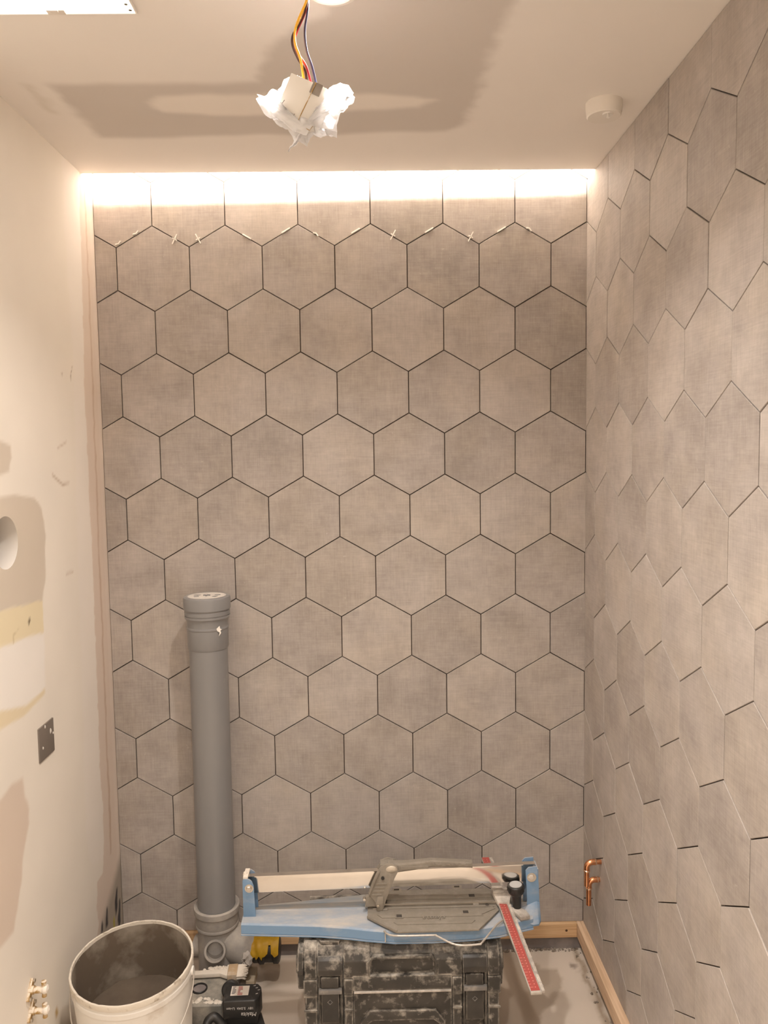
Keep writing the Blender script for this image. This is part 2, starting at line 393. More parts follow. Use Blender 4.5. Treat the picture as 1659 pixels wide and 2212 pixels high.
wall_left = painted_grid('wall_left', np.r_[-3.4, np.arange(-1.25, 0.0601, 0.006)], np.arange(-0.002, 2.5651, 0.0062),
    lambda a, b: (XL, a, b), PAINT, [
    (band, (0.80, 0.755, 0.70), 0.03),
    ([(-1.2, 1.545), (-0.685, 1.541), (-0.617, 1.54), (-0.506, 1.529), (-0.468, 1.499), (-0.457, 1.428), (-0.466, 1.324), (-0.49, 1.269), (-0.713, 1.29), (-1.2, 1.34)], (0.60, 0.535, 0.45), 0.010),
    ([(-1.2, 1.34), (-0.713, 1.29), (-0.489, 1.272), (-0.493, 1.194), (-0.631, 1.204), (-1.2, 1.25)], (0.74, 0.655, 0.46), 0.006),
    ([(-1.2, 1.26), (-0.722, 1.211), (-0.631, 1.204), (-0.491, 1.187), (-0.498, 1.048), (-0.6, 1.04), (-0.737, 1.075), (-1.2, 1.1)], (0.81, 0.78, 0.74), 0.016),
    ([(-1.2, 1.1), (-0.737, 1.075), (-0.613, 1.044), (-0.501, 1.051), (-0.499, 1.038), (-0.627, 1.023), (-0.741, 1.034), (-1.2, 1.05)], (0.72, 0.63, 0.45), 0.010),
    ([(-0.76, 1.666), (-0.671, 1.666), (-0.622, 1.659), (-0.614, 1.628), (-0.634, 1.596), (-0.679, 1.589), (-0.76, 1.594)], (0.61, 0.545, 0.46), 0.010),
    ([(-1.0, 0.84), (-0.78, 0.874), (-0.702, 0.886), (-0.649, 0.879), (-0.626, 0.818), (-0.627, 0.762), (-0.664, 0.702), (-0.698, 0.61), (-0.728, 0.557), (-0.815, 0.565), (-1.0, 0.6)], (0.66, 0.565, 0.48), 0.014),
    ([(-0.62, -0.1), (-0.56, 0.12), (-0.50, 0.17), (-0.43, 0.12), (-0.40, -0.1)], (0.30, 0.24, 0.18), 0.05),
    (bare, BARE, 0.004),
    ([(0.05, 2.7), (-0.03, 2.7), (-0.03, 0.1), (0.05, 0.1)], (0.70, 0.61, 0.54), 0.01),
    ([(-0.062, 2.7), (-0.055, 2.7), (-0.075, 0.4), (-0.085, 0.4)], (0.50, 0.37, 0.28), 0.014),
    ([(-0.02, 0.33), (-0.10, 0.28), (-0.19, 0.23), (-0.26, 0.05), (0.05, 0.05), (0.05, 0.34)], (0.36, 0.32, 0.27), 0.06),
    ([(-0.050, 0.268), (-0.036, 0.264), (-0.042, 0.215), (-0.060, 0.180), (-0.066, 0.234)], (0.035, 0.033, 0.04), 0.010),
    ([(-0.030, 0.215), (-0.020, 0.215), (-0.018, 0.140), (-0.040, 0.125), (-0.046, 0.160)], (0.035, 0.033, 0.04), 0.010),
    ([(-0.140, 0.262), (-0.131, 0.255), (-0.136, 0.205), (-0.151, 0.205)], (0.035, 0.033, 0.04), 0.008),
    ([(-0.186, 0.243), (-0.172, 0.228), (-0.179, 0.205), (-0.195, 0.212)], (0.04, 0.036, 0.04), 0.008),
    ([(-0.085, 0.19), (-0.075, 0.20), (-0.072, 0.16), (-0.088, 0.15)], (0.40, 0.36, 0.06), 0.01),
    ([(-0.535, 0.215), (-0.525, 0.225), (-0.515, 0.20), (-0.53, 0.195)], (0.5, 0.33, 0.12), 0.012),
    ([(-0.232, 1.880), (-0.229, 1.880), (-0.236, 1.840), (-0.239, 1.840)], (0.30, 0.23, 0.17), 0.006),
    ([(-0.300, 1.845), (-0.296, 1.850), (-0.292, 1.845), (-0.296, 1.840)], (0.35, 0.27, 0.2), 0.006),
    ([(-0.350, 1.655), (-0.290, 1.673), (-0.290, 1.670), (-0.350, 1.652)], (0.55, 0.46, 0.37), 0.009),
    ([(-0.395, 1.585), (-0.330, 1.560), (-0.280, 1.562), (-0.280, 1.558), (-0.330, 1.553), (-0.395, 1.579)], (0.52, 0.43, 0.34), 0.009),
    ([(-0.330, 1.312), (-0.285, 1.313), (-0.285, 1.309), (-0.330, 1.308)], (0.55, 0.46, 0.37), 0.009),
    ([(-0.576, 1.238), (-0.568, 1.247), (-0.562, 1.237), (-0.569, 1.224)], (0.22, 0.17, 0.10), 0.004),
    ([(-0.66, 1.206), (-0.66, 1.226), (-0.625, 1.233), (-0.625, 1.231), (-0.657, 1.224), (-0.657, 1.206)], (0.56, 0.47, 0.29), 0.006),
    ([(-0.514, 1.197), (-0.503, 1.2), (-0.503, 1.196)], (0.3, 0.2, 0.1), 0.003),
    ], M['wall_paint'], jit=0.007, mottle=0.035, hole=(-0.668, 1.438, 0.060), seed=2.0)
lining = MB()
lining.tube([(XL, -0.668, 1.438), (XL - 0.044, -0.668, 1.438)], 0.0600, 48, caps=False)
lining.build('hole_lining', M['duct_white'], wall_left)
MB().lathe([(0.0, 0), (0.062, 0)], 32, T(XL - 0.043, -0.668, 1.438) @ Rm(PI / 2, 'Y'), caps=False).build('hole_end', M['dark_hole'], wall_left)

# ceiling: a slab that stops short of the back wall
GREY = (0.63, 0.585, 0.54)
CEIL = (0.84, 0.80, 0.755)
painted_grid('ceiling', np.r_[XL - 0.02, np.arange(-0.165, 1.331, 0.0085)], np.r_[-3.42, np.arange(-1.15, SLOT + 0.0001, 0.0085), SLOT],
    lambda a, b: (a, b, ZC), CEIL, [
    ([(-0.044, -0.638), (0.182, -0.634), (0.417, -0.64), (0.456, -0.793), (0.52, -0.862), (0.576, -0.909), (0.605, -0.982), (0.60, -1.3), (0.95, -1.3),
      (0.921, -0.951), (0.908, -0.77), (0.91, -0.583), (0.899, -0.411), (0.851, -0.366), (0.424, -0.351), (-0.034, -0.342)], GREY, 0.035),
    ([(0.149, -0.543), (0.182, -0.576), (0.295, -0.588), (0.493, -0.582), (0.662, -0.578), (0.768, -0.566), (0.813, -0.547), (0.772, -0.513),
      (0.662, -0.495), (0.484, -0.485), (0.272, -0.476), (0.161, -0.498)], (0.84, 0.79, 0.73), 0.03),
    ([(-0.1, -0.64), (-0.1, -0.49), (-0.085, -0.49), (-0.085, -0.64)], (0.73, 0.685, 0.62), 0.03),
    ], M['ceiling_paint'], jit=0.012, mottle=0.015, seed=5.0,
    extra=box_data((XL - 0.02, -3.42, ZC + 0.0004), (XR + 0.02, SLOT, ZC + 0.0125)))
structure(MB().box((XL - 0.02, -3.42, ZTOP), (XR + 0.02, 0.06, ZTOP + 0.02)).build('ceiling_upper', M['white_inside'], smooth=0))
structure(MB().box((XL - 0.001, -0.185, ZC + 0.0127), (XR + 0.001, -0.160, ZTOP)).build('trim_1', M['white_inside'], smooth=0))

# floor
painted_grid('floor', np.arange(XL - 0.02, XR + 0.03, 0.0085), np.r_[-3.42, np.arange(-0.95, 0.021, 0.0085)], lambda a, b: (a, b, 0.0),
    (0.58, 0.515, 0.445), [
    ([(1.0, -0.0), (1.09, -0.016), (1.13, -0.04), (1.16, -0.108), (1.204, -0.106), (1.213, -0.142), (1.196, -0.2), (1.169, -0.255), (1.12, -0.295), (1.104, -0.335), (1.0, -0.45), (0.93, -0.45), (0.93, 0)], (0.40, 0.335, 0.27), 0.012),
    ([(0.244, -0.02), (0.40, -0.02), (0.40, -0.132), (0.339, -0.143), (0.298, -0.156), (0.273, -0.08)], (0.36, 0.30, 0.24), 0.03),
    ([(0.27, -0.178), (0.342, -0.168), (0.42, -0.18), (0.42, -0.262), (0.27, -0.27)], (0.42, 0.355, 0.29), 0.02),
    ([(1.252, -0.083), (1.262, -0.076), (1.272, -0.080), (1.272, -0.096), (1.262, -0.102), (1.252, -0.096)], (0.30, 0.25, 0.21), 0.008),
    ([(1.262, -0.112), (1.27, -0.112), (1.27, -0.118), (1.262, -0.118)], (0.33, 0.28, 0.23), 0.006),
    ([(1.288, -0.128), (1.296, -0.128), (1.296, -0.134), (1.288, -0.134)], (0.30, 0.25, 0.2), 0.006),
    ([(1.17, -0.205), (1.178, -0.2), (1.176, -0.212)], (0.28, 0.22, 0.17), 0.006),
    ([(1.285, 0.02), (1.302, 0.02), (1.302, -0.6), (1.285, -0.6)], (0.34, 0.27, 0.20), 0.018),
    ], M['floor'], jit=0.012, mottle=0.08, seed=9.0)
structure(MB().box((XL - 0.02, YF - 0.02, 0), (XR + 0.02, YF, ZTOP)).build('wall_front', M['plain_plaster'], smooth=0))

# tiled walls: dark adhesive bed with a separate thick hexagonal tile for each piece
TW = 0.22; TH = TW / math.sqrt(3) / 2; TT = 0.009
def clip(poly, f):
    out = []
    for i in range(len(poly)):
        a, b = poly[i], poly[(i + 1) % len(poly)]; fa, fb = f(a), f(b)
        if fa >= 0: out.append(a)
        if (fa >= 0) != (fb >= 0):
            t = fa / (fa - fb); out.append((a[0] + (b[0] - a[0]) * t, a[1] + (b[1] - a[1]) * t))
    return out
def tile_wall(wall, z0off, u0, umin, umax, zmin, zmax, rot, place):
    rng = random.Random(11 if rot else 5)
    full = None
    for r in range(-2, 13):
        zc = 2.32 + z0off - (3 * r + 2) * TH
        n0 = int((umin - u0) / (TW / 2)) - 2; n1 = int((umax - u0) / (TW / 2)) + 3
        for n in range(n0, n1):
            if (n - r) % 2: continue
            uc = u0 + n * TW / 2
            Rr = (TW / 2 - (0.0012 if rot else 0.00135)) * 2 / math.sqrt(3)
            hexa = [(Rr * math.sin(k * PI / 3), Rr * math.cos(k * PI / 3)) for k in range(6)]
            whole = umin < uc - TW / 2 and uc + TW / 2 < umax and zmin < zc - 2 * TH and zc + 2 * TH < zmax
            if whole: p = hexa
            else:
                p = hexa
                for fn in (lambda q: q[0] + uc - umin, lambda q: umax - q[0] - uc, lambda q: q[1] + zc - zmin, lambda q: zmax - q[1] - zc):
                    p = clip(p, fn) if len(p) >= 3 else []
                if len(p) < 3: continue
                ar = abs(sum(p[i][0] * p[(i + 1) % len(p)][1] - p[(i + 1) % len(p)][0] * p[i][1] for i in range(len(p)))) / 2
                if ar < 2e-4: continue
            if whole and full: me = full
            else:
                k = len(p); cx = sum(q[0] for q in p) / k; cz = sum(q[1] for q in p) / k
                ins = []
                for q in p:
                    d = math.hypot(q[0] - cx, q[1] - cz); s_ = max(0.0, 1 - 0.0010 / d); ins.append((cx + (q[0] - cx) * s_, cz + (q[1] - cz) * s_))
                v = [(q[0], 0.0, q[1]) for q in ins] + [(q[0], 0.0008, q[1]) for q in p] + [(q[0], TT + 0.002, q[1]) for q in p]
                f = [tuple(range(k))] + [(i, (i + 1) % k, (i + 1) % k + k, i + k) for i in range(k)] + [(i + k, (i + 1) % k + k, (i + 1) % k + 2 * k, i + 2 * k) for i in range(k)]
                me = bpy.data.meshes.new('hex_tile'); me.from_pydata(v, [], f)
                bm = bmesh.new(); bm.from_mesh(me); bmesh.ops.recalc_face_normals(bm, faces=bm.faces)
                if bm.faces[:][0].normal.y > 0 and False: pass
                bm.normal_update()
                fr = min(bm.faces, key=lambda ff: ff.calc_center_median().y)
                if fr.normal.y > 0: bmesh.ops.reverse_faces(bm, faces=bm.faces[:])
                bm.to_mesh(me); bm.free()
                me.materials.append(M['tile'])
                if whole: full = me
            o = bpy.data.objects.new('hex_tile', me); COL.objects.link(o)
            o.parent = wall; d = rng.uniform(-0.0005, 0.0005)
            o.location = place(uc, d, zc)
            o.rotation_euler = (rng.uniform(-1, 1) * 0.0025, 0, rot + rng.uniform(-1, 1) * 0.0025)
wall_back = structure(MB().box((XL - 0.02, TT, 0.0), (XR + 0.02, TT + 0.04, ZTOP)).build('wall_back', M['adhesive'], smooth=0))
OFFW = OFF[wall_back.name]
tile_wall(wall_back, 0.0, 0.0, XL + 0.0012, XR + 0.0030, 0.0925, 2.500, 0.0, lambda u, d, z: (u, d, z))
k = MB().box((XR + TT, -1.72, 0.0), (XR + TT + 0.04, TT, ZTOP)); wall_right = structure(k.build('wall_right', M['adhesive'], smooth=0))
tile_wall(wall_right, 0.0041, -0.0093, 0.0003, 1.70, 0.0925, ZC - 0.0012, -PI / 2, lambda u, d, z: (XR + d, -u, z))
MB().box((XR, -3.42, 0), (XR + 0.04, -1.701, ZTOP)).build('plain_section', M['plain_plaster'], wall_right, smooth=0)
MB().box((XR + 0.001, -1.70, ZC + 0.0005), (XR + 0.04, 0.0, ZTOP)).build('upper_section', M['white_inside'], wall_right, smooth=0)
MB().box((XL, 0.002, 2.5005), (XR, 0.01, ZTOP)).build('upper_section', M['white_inside'], wall_back, smooth=0)

# pine battens carrying the lowest tiles, membrane upstand, crumbs
bt = structure(MB().box((XL + 0.001, -0.013, 0.045), (1.2965, 0.0088, 0.0915)).build('trim_2', M['timber'], bev=0.0012, smooth=0))
MB().lathe([(0.0, 0), (0.0042, 0.0002), (0.0, 0.0008)], 12, T(1.262, -0.0128, 0.069) @ Rm(PI / 2, 'X'), caps=False).build('knot', M['knot'], bt)
structure(MB().box((1.2970, -1.70, 0.045), (XR + 0.0085, 0.008, 0.0915)).build('trim_3', M['timber_side'], bev=0.0012, smooth=0))
structure(MB().box((XL + 0.001, 0.000, 0.0), (1.3185, 0.0088, 0.0445)).build('baseboard_back', M['membrane'], smooth=0))
structure(MB().box((XR - 0.002, -1.70, 0.0), (XR + 0.0085, -0.002, 0.0445)).build('baseboard_right', M['membrane'], smooth=0))
cr = MB(); rg = random.Random(3)
for i in range(150):
    x = 0.99 + 0.31 * rg.random() ** 0.8 if i < 110 else rg.uniform(1.285, 1.312)
    y = -0.003 - rg.random() ** 2 * 0.014 if i < 110 else -rg.random() * 0.55
    s_ = rg.uniform(0.001, 0.0048)
    X = T(x, y, s_ * 0.6) @ Rm(rg.uniform(0, 6), 'Z') @ Rm(rg.uniform(0, 6), 'X')
    cr.lathe([(0, -s_), (s_ * 0.8, -s_ * 0.4), (s_, s_ * 0.3), (0, s_)], 5, X, caps=False)
stuff(tag(cr.build('mortar_crumbs', M['crumb'], smooth=0, origin=(1.15, -0.01, 0)), 'grey mortar crumbs along the foot of the tiled walls on the floor', 'crumbs'))

# ------------------------------------------------------------------ tile spacers in the top zigzag joint
def spacer(x, z, kind, jdir, label):
    # jdir +1: joint rises to the right; spacers stand out of the joint in front of the tile faces
    k = MB(); ja = math.radians(30) * jdir
    if kind == 'cross':
        for a, L in ((ja, 0.0075), (ja + math.radians(88 if jdir > 0 else -88) , 0.0165)):
            X = T(x, 0, z) @ Rm(-a, 'Y'); k.box((-L, -0.0062, -0.0016), (L, -0.0030, 0.0016), X)
        k.box((-0.006, -0.004, -0.0012), (0.006, 0.006, 0.0012), T(x, 0, z) @ Rm(-ja, 'Y'))
    elif kind == 'wedge':
        a1 = ja - math.radians(18) * jdir; a2 = ja + math.radians(24) * jdir
        k.box((-0.010, -0.0060, -0.0016), (0.001, 0.004, 0.0016), T(x, 0, z) @ Rm(-(a1), 'Y'))
        k.box((-0.001, -0.0060, -0.0016), (0.0105, 0.004, 0.0016), T(x, 0, z) @ Rm(-(a2), 'Y'))
    else:
        k.box((-0.0145, -0.0050, -0.0020), (0.0145, 0.005, 0.0020), T(x, 0, z) @ Rm(-ja, 'Y'))
    tag(k.build('tile_spacer', M['spacer'], smooth=0, bev=0.0004, seg=1, origin=(x, 0, z)), label, 'tile spacer', 'white spacers in the top zigzag joint')
for x, z, kd, j, lb in [
    (-0.101, 2.2670, 'wedge', 1, 'white wedge-shaped tile spacer furthest left in the top zigzag joint'),
    (-0.047, 2.2965, 'wedge', 1, 'second white tile spacer from the left, chevron-shaped, below the glowing slot'),
    (0.068, 2.279, 'cross', -1, 'leftmost of the four white cross spacers, arms tilted right'),
    (0.139, 2.279, 'cross', 1, 'second white cross spacer from the left, just right of a zigzag valley'),
    (0.285, 2.2850, 'strip', -1, 'flat white spacer lying along the joint, third valley from the left'),
    (0.404, 2.3020, 'strip', 1, 'thin white spacer stub left of the third zigzag peak'),
    (0.495, 2.2920, 'wedge', -1, 'white chevron spacer right of the third zigzag peak'),
    (0.615, 2.2985, 'strip', 1, 'thin white spacer stub left of the fourth zigzag peak'),
    (0.728, 2.2850, 'cross', -1, 'third white cross spacer from the left, near the wall middle'),
    (0.838, 2.2985, 'strip', 1, 'thin white spacer stub left of the fifth zigzag peak'),
    (0.964, 2.2775, 'cross', -1, 'rightmost of the four white cross spacers, beside a zigzag valley'),
    (1.058, 2.2985, 'strip', 1, 'thin white spacer stub left of the last zigzag peak'),
    (1.143, 2.3005, 'wedge', -1, 'rightmost white spacer in the top joint, chevron-shaped')]:
    spacer(x, z, kd, j, lb)

# ------------------------------------------------------------------ ceiling things
t = thing('downlight', 'bright round recessed downlight beside the hanging wires', 'lamp', (0.592, -0.988, ZC))
MB().lathe([(0.050, 0.0), (0.050, -0.0035), (0.042, -0.005), (0.038, -0.003), (0.038, 0.0)], 40, T(0.592, -0.988, ZC), caps=False).build('trim_ring', M['fit_white'], t)
MB().lathe([(0.0, -0.0025), (0.038, -0.0025)], 40, T(0.592, -0.988, ZC), caps=False).build('lens', M['lens'], t)
t = thing('ceiling_fitting', 'small round white fitting on the ceiling near the tiled right wall', 'ceiling fitting', (1.214, -0.526, ZC))
MB().lathe([(0.0, 0), (0.0425, 0), (0.0425, -0.012), (0.0400, -0.030), (0.0375, -0.0330), (0.0, -0.0332)], 48, T(1.214, -0.526, ZC), caps=False).build('housing', M['fit_white'], t, smooth=30)
MB().lathe([(0.0, 0), (0.0125, 0), (0.0120, -0.0035), (0.0, -0.004)], 24, T(1.217, -0.545, ZC - 0.0328), caps=False).build('boss', M['white_plastic'], t, smooth=30)
k = MB(); k.tube([(1.2155, -0.551, ZC - 0.034), (1.2150, -0.556, ZC - 0.040), (1.2142, -0.558, ZC - 0.047)], [0.0022, 0.0028, 0.0034], 8)
k.build('cord_stub', M['white_plastic'], t)
t = thing('light_panel', 'bright white rectangular ceiling light panel at the upper left', 'light', (0.04, -1.15, ZC))
px0, px1, py0, py1 = -0.155, 0.234, -1.42, -0.921
fr = MB(); e_ = 0.003
for a, b in (((px0, py1 - e_, ZC - 0.006), (px1, py1, ZC)), ((px0, py0, ZC - 0.006), (px1, py0 + e_, ZC)),
             ((px0, py0 + e_, ZC - 0.006), (px0 + e_, py1 - e_, ZC)), ((px1 - e_, py0 + e_, ZC - 0.006), (px1, py1 - e_, ZC))): fr.box(a, b)
fr.build('panel_frame', M['panel_frame'], t, bev=0.0006)
MB().box((px0 + e_, py0 + e_, ZC - 0.005), (px1 - e_, py1 - e_, ZC - 0.002)).build('diffuser', M['panel'], t, smooth=0)
for hx, hy in ((0.224, -0.934), (0.222, -0.953)):
    MB().lathe([(0.0, -0.0004), (0.0030, -0.0004), (0.0030, 0.001)], 14, T(hx, hy, ZC - 0.0050), caps=False).build('screw_hole', M['box_grey'], t)
k = MB(); k.box((0.078, -0.955, ZC - 0.016), (0.111, -0.939, ZC - 0.0045)); k.box((0.087, -0.960, ZC - 0.019), (0.101, -0.951, ZC - 0.014))
k.build('clip', M['clear'], t, bev=0.002)

# fitting hanging by its wires, wrapped in crumpled white film
YH = -1.060
def hp(px, py, dy=0.0):                # local layout of the fixture in its own vertical plane
    x = 0.540 + (px - 656.5) * 0.000845; z = 2.301 - (py - 173.6) * 0.000797
    return (0.6491 + (x - 0.6491) * 0.935, YH + dy, 1.632 + (z - 1.632) * 0.935)
t = thing('hanging_fixture', 'white fixture in crumpled white film dangling from ceiling wires', 'fixture', hp(660, 230))
def smooth_path(pts, n=6):
    P = [Vector(p) for p in pts]; out = []
    for i in range(len(P) - 1):
        a, b, c, d = P[max(i - 1, 0)], P[i], P[i + 1], P[min(i + 2, len(P) - 1)]
        for q in range(n):
            u = q / n; out.append(0.5 * ((2 * b) + (c - a) * u + (2 * a - 5 * b + 4 * c - d) * u * u + (3 * b - a - 3 * c + d) * u ** 3))
    return out + [P[-1]]
for nm, mt, dy, pts in (
    ('yellow', 'yellow_wire', -0.004, [(682, -84), (674, -40), (668, -6), (662.9, 10.8), (646.6, 47), (639.3, 72.3), (640, 97.6), (650, 130), (656.5, 176)]),
    ('brown', 'brown_wire', 0.0, [(683, -84), (675, -40), (668.5, -6), (663, 18), (647.5, 54), (634.5, 76), (633.5, 97.6), (644.8, 126.6), (659.5, 153.7), (661, 178)]),
    ('red', 'red_wire', 0.002, [(684, -84), (676, -40), (669, -6), (661, 26), (645, 62), (638, 86), (644.8, 114), (661, 141), (671, 178)]),
    ('blue', 'blue_wire', 0.004, [(685, -84), (677, -40), (669.5, -6), (666.5, 21.7), (660, 63.3), (662.9, 104.9), (673.7, 141), (682.7, 184)])):
    w = MB().tube(smooth_path([hp(a, b, dy) for a, b in pts]), 0.0020, 8).build('wire', M[mt], t)
    w['label'] = {'yellow': 'yellow wire', 'brown': 'dark brown wire', 'red': 'red wire', 'blue': 'dark blue wire'}[nm]
cx, cy, cz = hp(657, 214, 0.014)
XH = T(cx, cy, cz) @ Rm(math.radians(24), 'Y')
k = MB(); hw = 0.034
k.box((-hw, -0.026, -0.038), (hw, -0.0235, 0.026), XH); k.box((-hw, 0.0235, -0.038), (hw, 0.026, 0.026), XH)
k.box((-hw, -0.0234, -0.038), (-hw + 0.0025, 0.0234, 0.026), XH); k.box((hw - 0.0025, -0.0234, -0.038), (hw, 0.0234, 0.026), XH)
k.box((-hw, -0.0255, -0.038), (hw, 0.0255, -0.0355), XH)
k.build('housing', M['white_plastic'], t, bev=0.0012)
sp = MB()
for a, b in ((-0.026, -0.006), (0.006, 0.030)):
    pts = []
    for q in range(60):
        u = q / 59; th_ = u * 2 * PI * 6
        pts.append(XH @ Vector((a + (b - a) * u, -0.016 + 0.0045 * math.cos(th_), 0.0245 + 0.0045 * math.sin(th_))))
    sp.tube(pts, 0.0007, 6)
stuff(sp.build('coil_spring', M['spring'], t))
k = MB(); k.box((0.006, -0.0295, 0.008), (0.024, -0.0262, 0.027), XH)
k.build('bracket', M['spring'], t, bev=0.001)
MB().tube([XH @ Vector(p) for p in ((0.011, -0.030, 0.026), (0.010, -0.031, 0.0), (0.007, -0.031, -0.046), (0.031, -0.031, -0.050), (0.035, -0.030, -0.034))], 0.0009, 8).build('wire_bail', M['brass'], t)
MB().tube([XH @ Vector(p) for p in ((-0.027, -0.0275, -0.020), (-0.030, -0.029, -0.033), (-0.004, -0.029, -0.042), (-0.003, -0.0275, -0.034))], 0.0006, 6).build('wire_clip', M['spring'], t)
outline = [(553, 212), (558, 206), (568, 211), (579, 207), (589, 195), (604, 185), (614, 172), (626, 166), (650, 178), (680, 190), (700, 197), (714, 193), (735, 191), (750, 192),
           (758, 200), (765, 209), (762, 222), (750, 229), (744, 237), (731, 243), (728, 256), (724, 268), (725, 281), (724, 296), (705, 292), (688, 297), (676, 293),
           (666, 300), (659, 314), (648, 308), (640, 301), (633, 314), (621, 322), (619, 327), (617, 324), (624, 316), (631, 303), (628, 292), (618, 278), (604, 271), (594, 264), (586, 252), (572, 248), (566, 236)]
def crumple(outline, c, rings, amp, seed, depth):
    bm = bmesh.new(); n = len(outline) * 3; pts = []
    for i in range(len(outline)):
        a = Vector(outline[i]); b = Vector(outline[(i + 1) % len(outline)])
        for q in range(3): pts.append(a.lerp(b, q / 3))
    cc = Vector(c); rows = []
    for r in range(rings + 1):
        u = r / rings; row = []
        for i, p in enumerate(pts):
            q = cc.lerp(p, max(u, 0.02)); x, y, z = hp(q.x, q.y)
            f1 = noise.noise(Vector((x * 38, z * 38, seed))); f2 = noise.noise(Vector((x * 90, z * 90, seed + 5))); f3 = noise.noise(Vector((x * 200, z * 200, seed + 9)))
            fold = abs(f1) * 1.2 + abs(f2) * 0.55 + f3 * 0.22
            w = min(1.0, u * 1.6)
            row.append(bm.verts.new((x + f2 * 0.002 * w, y + depth(u, q) - fold * amp * w, z + f1 * 0.003 * w)))
        rows.append(row)
    for r in range(rings):
        for i in range(n):
            j = (i + 1) % n
            bm.faces.new((rows[r][i], rows[r][j], rows[r + 1][j], rows[r + 1][i]))
    bm.faces.new(rows[0])
    bmesh.ops.solidify(bm, geom=bm.faces[:], thickness=0.0005)
    bmesh.ops.recalc_face_normals(bm, faces=bm.faces)
    return bm
finish(crumple(outline, (660, 235), 14, 0.020, 3.1, lambda u, q: 0.046 - 0.035 * u * u), 'crumpled_film', M['film'], t, smooth=60)
front = [(558, 211), (572, 213), (586, 214), (600, 220), (606, 236), (616, 244), (632, 252), (648, 258), (664, 264), (680, 266), (692, 262), (697, 240), (700, 222), (712, 205), (735, 193), (752, 196), (763, 209),
         (748, 230), (730, 246), (726, 270), (716, 288), (700, 276), (690, 264), (680, 276), (660, 298), (640, 296), (616, 276), (592, 262), (576, 240)]
finish(crumple(front, (655, 282), 10, 0.016, 8.4, lambda u, q: -0.020 + 0.012 * u), 'film_fold', M['film'], t, smooth=60)

# ------------------------------------------------------------------ left wall things
t = thing('blank_plate', 'square dark grey back plate set on the left wall, spattered with plaster', 'wall plate', (XL, -0.512, 0.922))
k = MB().box((XL - 0.002, -0.556, 0.880), (XL + 0.0035, -0.467, 0.966)); k.build('plate', M['plate_grey'], t, bev=0.0018)
for y, z, r in ((-0.488, 0.938, 0.0055), (-0.537, 0.912, 0.003), (-0.474, 0.928, 0.0025), (-0.520, 0.960, 0.0035)):
    MB().lathe([(0.0, 0.0022), (r * 0.6, 0.0018), (r, 0.0)], 9, T(XL + 0.0034, y, z) @ Rm(PI / 2, 'Y') @ Matrix.Diagonal((1.4, 0.8, 1, 1)), caps=False).build('plaster_splash', M['pvc_cap'], t)
def valve(y, z, s, label):
    t = thing('pipe_valve', label, 'pipe valve', (XL, y, z), 'brass stubs low on the left wall')
    k = MB()
    a = math.radians(52)
    dy, dz = math.cos(a), math.sin(a)
    k.box((-0.001, -0.024, -0.007), (0.006, 0.024, 0.007), T(XL, y, z) @ Rm(a, 'X'))
    k.lathe([(0.0095, -0.002), (0.0095, 0.012), (0.0, 0.012)], 20, T(XL, y, z) @ Rm(PI / 2, 'Y'))
    k.build('wall_plate', M['brass'], t, bev=0.0012)
    for q in (-1, 1):
        MB().lathe([(0.0045, 0.0), (0.0045, 0.004), (0.0, 0.005)], 10, T(XL + 0.006, y + q * 0.019 * dy, z + q * 0.019 * dz) @ Rm(PI / 2, 'Y'), caps=False).build('screw', M['steel_dull'], t)
    MB().tube([(XL + 0.002, y, z), (XL + 0.033, y + 0.002, z - 0.001)], 0.0078, 16).build('valve_body', M['brass'], t, bev=0.0008)
    k = MB().tube([(XL + 0.034, y + 0.002, z + 0.020 * s), (XL + 0.034, y + 0.002, z + 0.006)], [0.0062, 0.0052], 12)
    k.tube([(XL + 0.034, y + 0.002, z - 0.006), (XL + 0.034, y + 0.002, z - 0.018)], [0.0050, 0.0060], 12)
    k.build('tee_arm', M['brass'], t, bev=0.0006)
    MB().lathe([(0.0, -0.008), (0.008, -0.006), (0.0105, 0.0), (0.009, 0.006), (0.0, 0.009)], 18, T(XL + 0.036, y + 0.002, z) @ Rm(PI / 2, 'Y'), caps=False).build('end_cap', M['plaster_spot'], t)
valve(-0.668, 0.377, 1.0, 'upper of two plaster-spattered brass valve stubs low on the left wall')
valve(-0.669, 0.326, 0.8, 'lower of two plaster-spattered brass valve stubs low on the left wall')

# ------------------------------------------------------------------ copper stubs on the right wall
def copper(label, wall, elbow, down, rr):
    t = thing('copper_pipe', label, 'pipe', wall)
    x0, y0, z0 = wall; xe, ye, ze = elbow; r = 0.016
    arc = [(xe + r - r * math.sin(u * PI / 2), ye, ze - r + r * math.cos(u * PI / 2)) for u in [i / 8 for i in range(9)]]
    MB().tube([(x0 + 0.006, y0, z0), (xe + r + 0.001, ye, ze)], 0.0072, 16).build('wall_stub', M['copper'], t)
    MB().tube([(xe + r + 0.010, ye, ze), (xe + r + 0.004, ye, ze)] + arc + [(xe, ye, ze - r - 0.010)], 0.0085, 18).build('elbow', M['copper'], t)
    MB().lathe([(0.0078, -0.003), (0.0098, -0.0022), (0.0098, 0.0012), (0.0080, 0.003)], 20, T(xe, ye, ze - r - 0.010), caps=False).build('solder_ring', M['solder'], t)
    MB().lathe([(0.0078, -0.003), (0.0094, -0.002), (0.0094, 0.001), (0.0080, 0.003)], 20, T(xe + r + 0.010, ye, ze) @ Rm(PI / 2, 'Y'), caps=False).build('solder_ring', M['solder'], t)
    MB().tube([(xe, ye, ze - r - 0.008), (xe, ye, down)], 0.0074, 16).build('drop_pipe', M['copper'], t)
copper('upper bent copper pipe stub coming out of the tiled right wall', (XR, -0.190, 0.396), (1.2775, -0.190, 0.396), 0.322, 0)
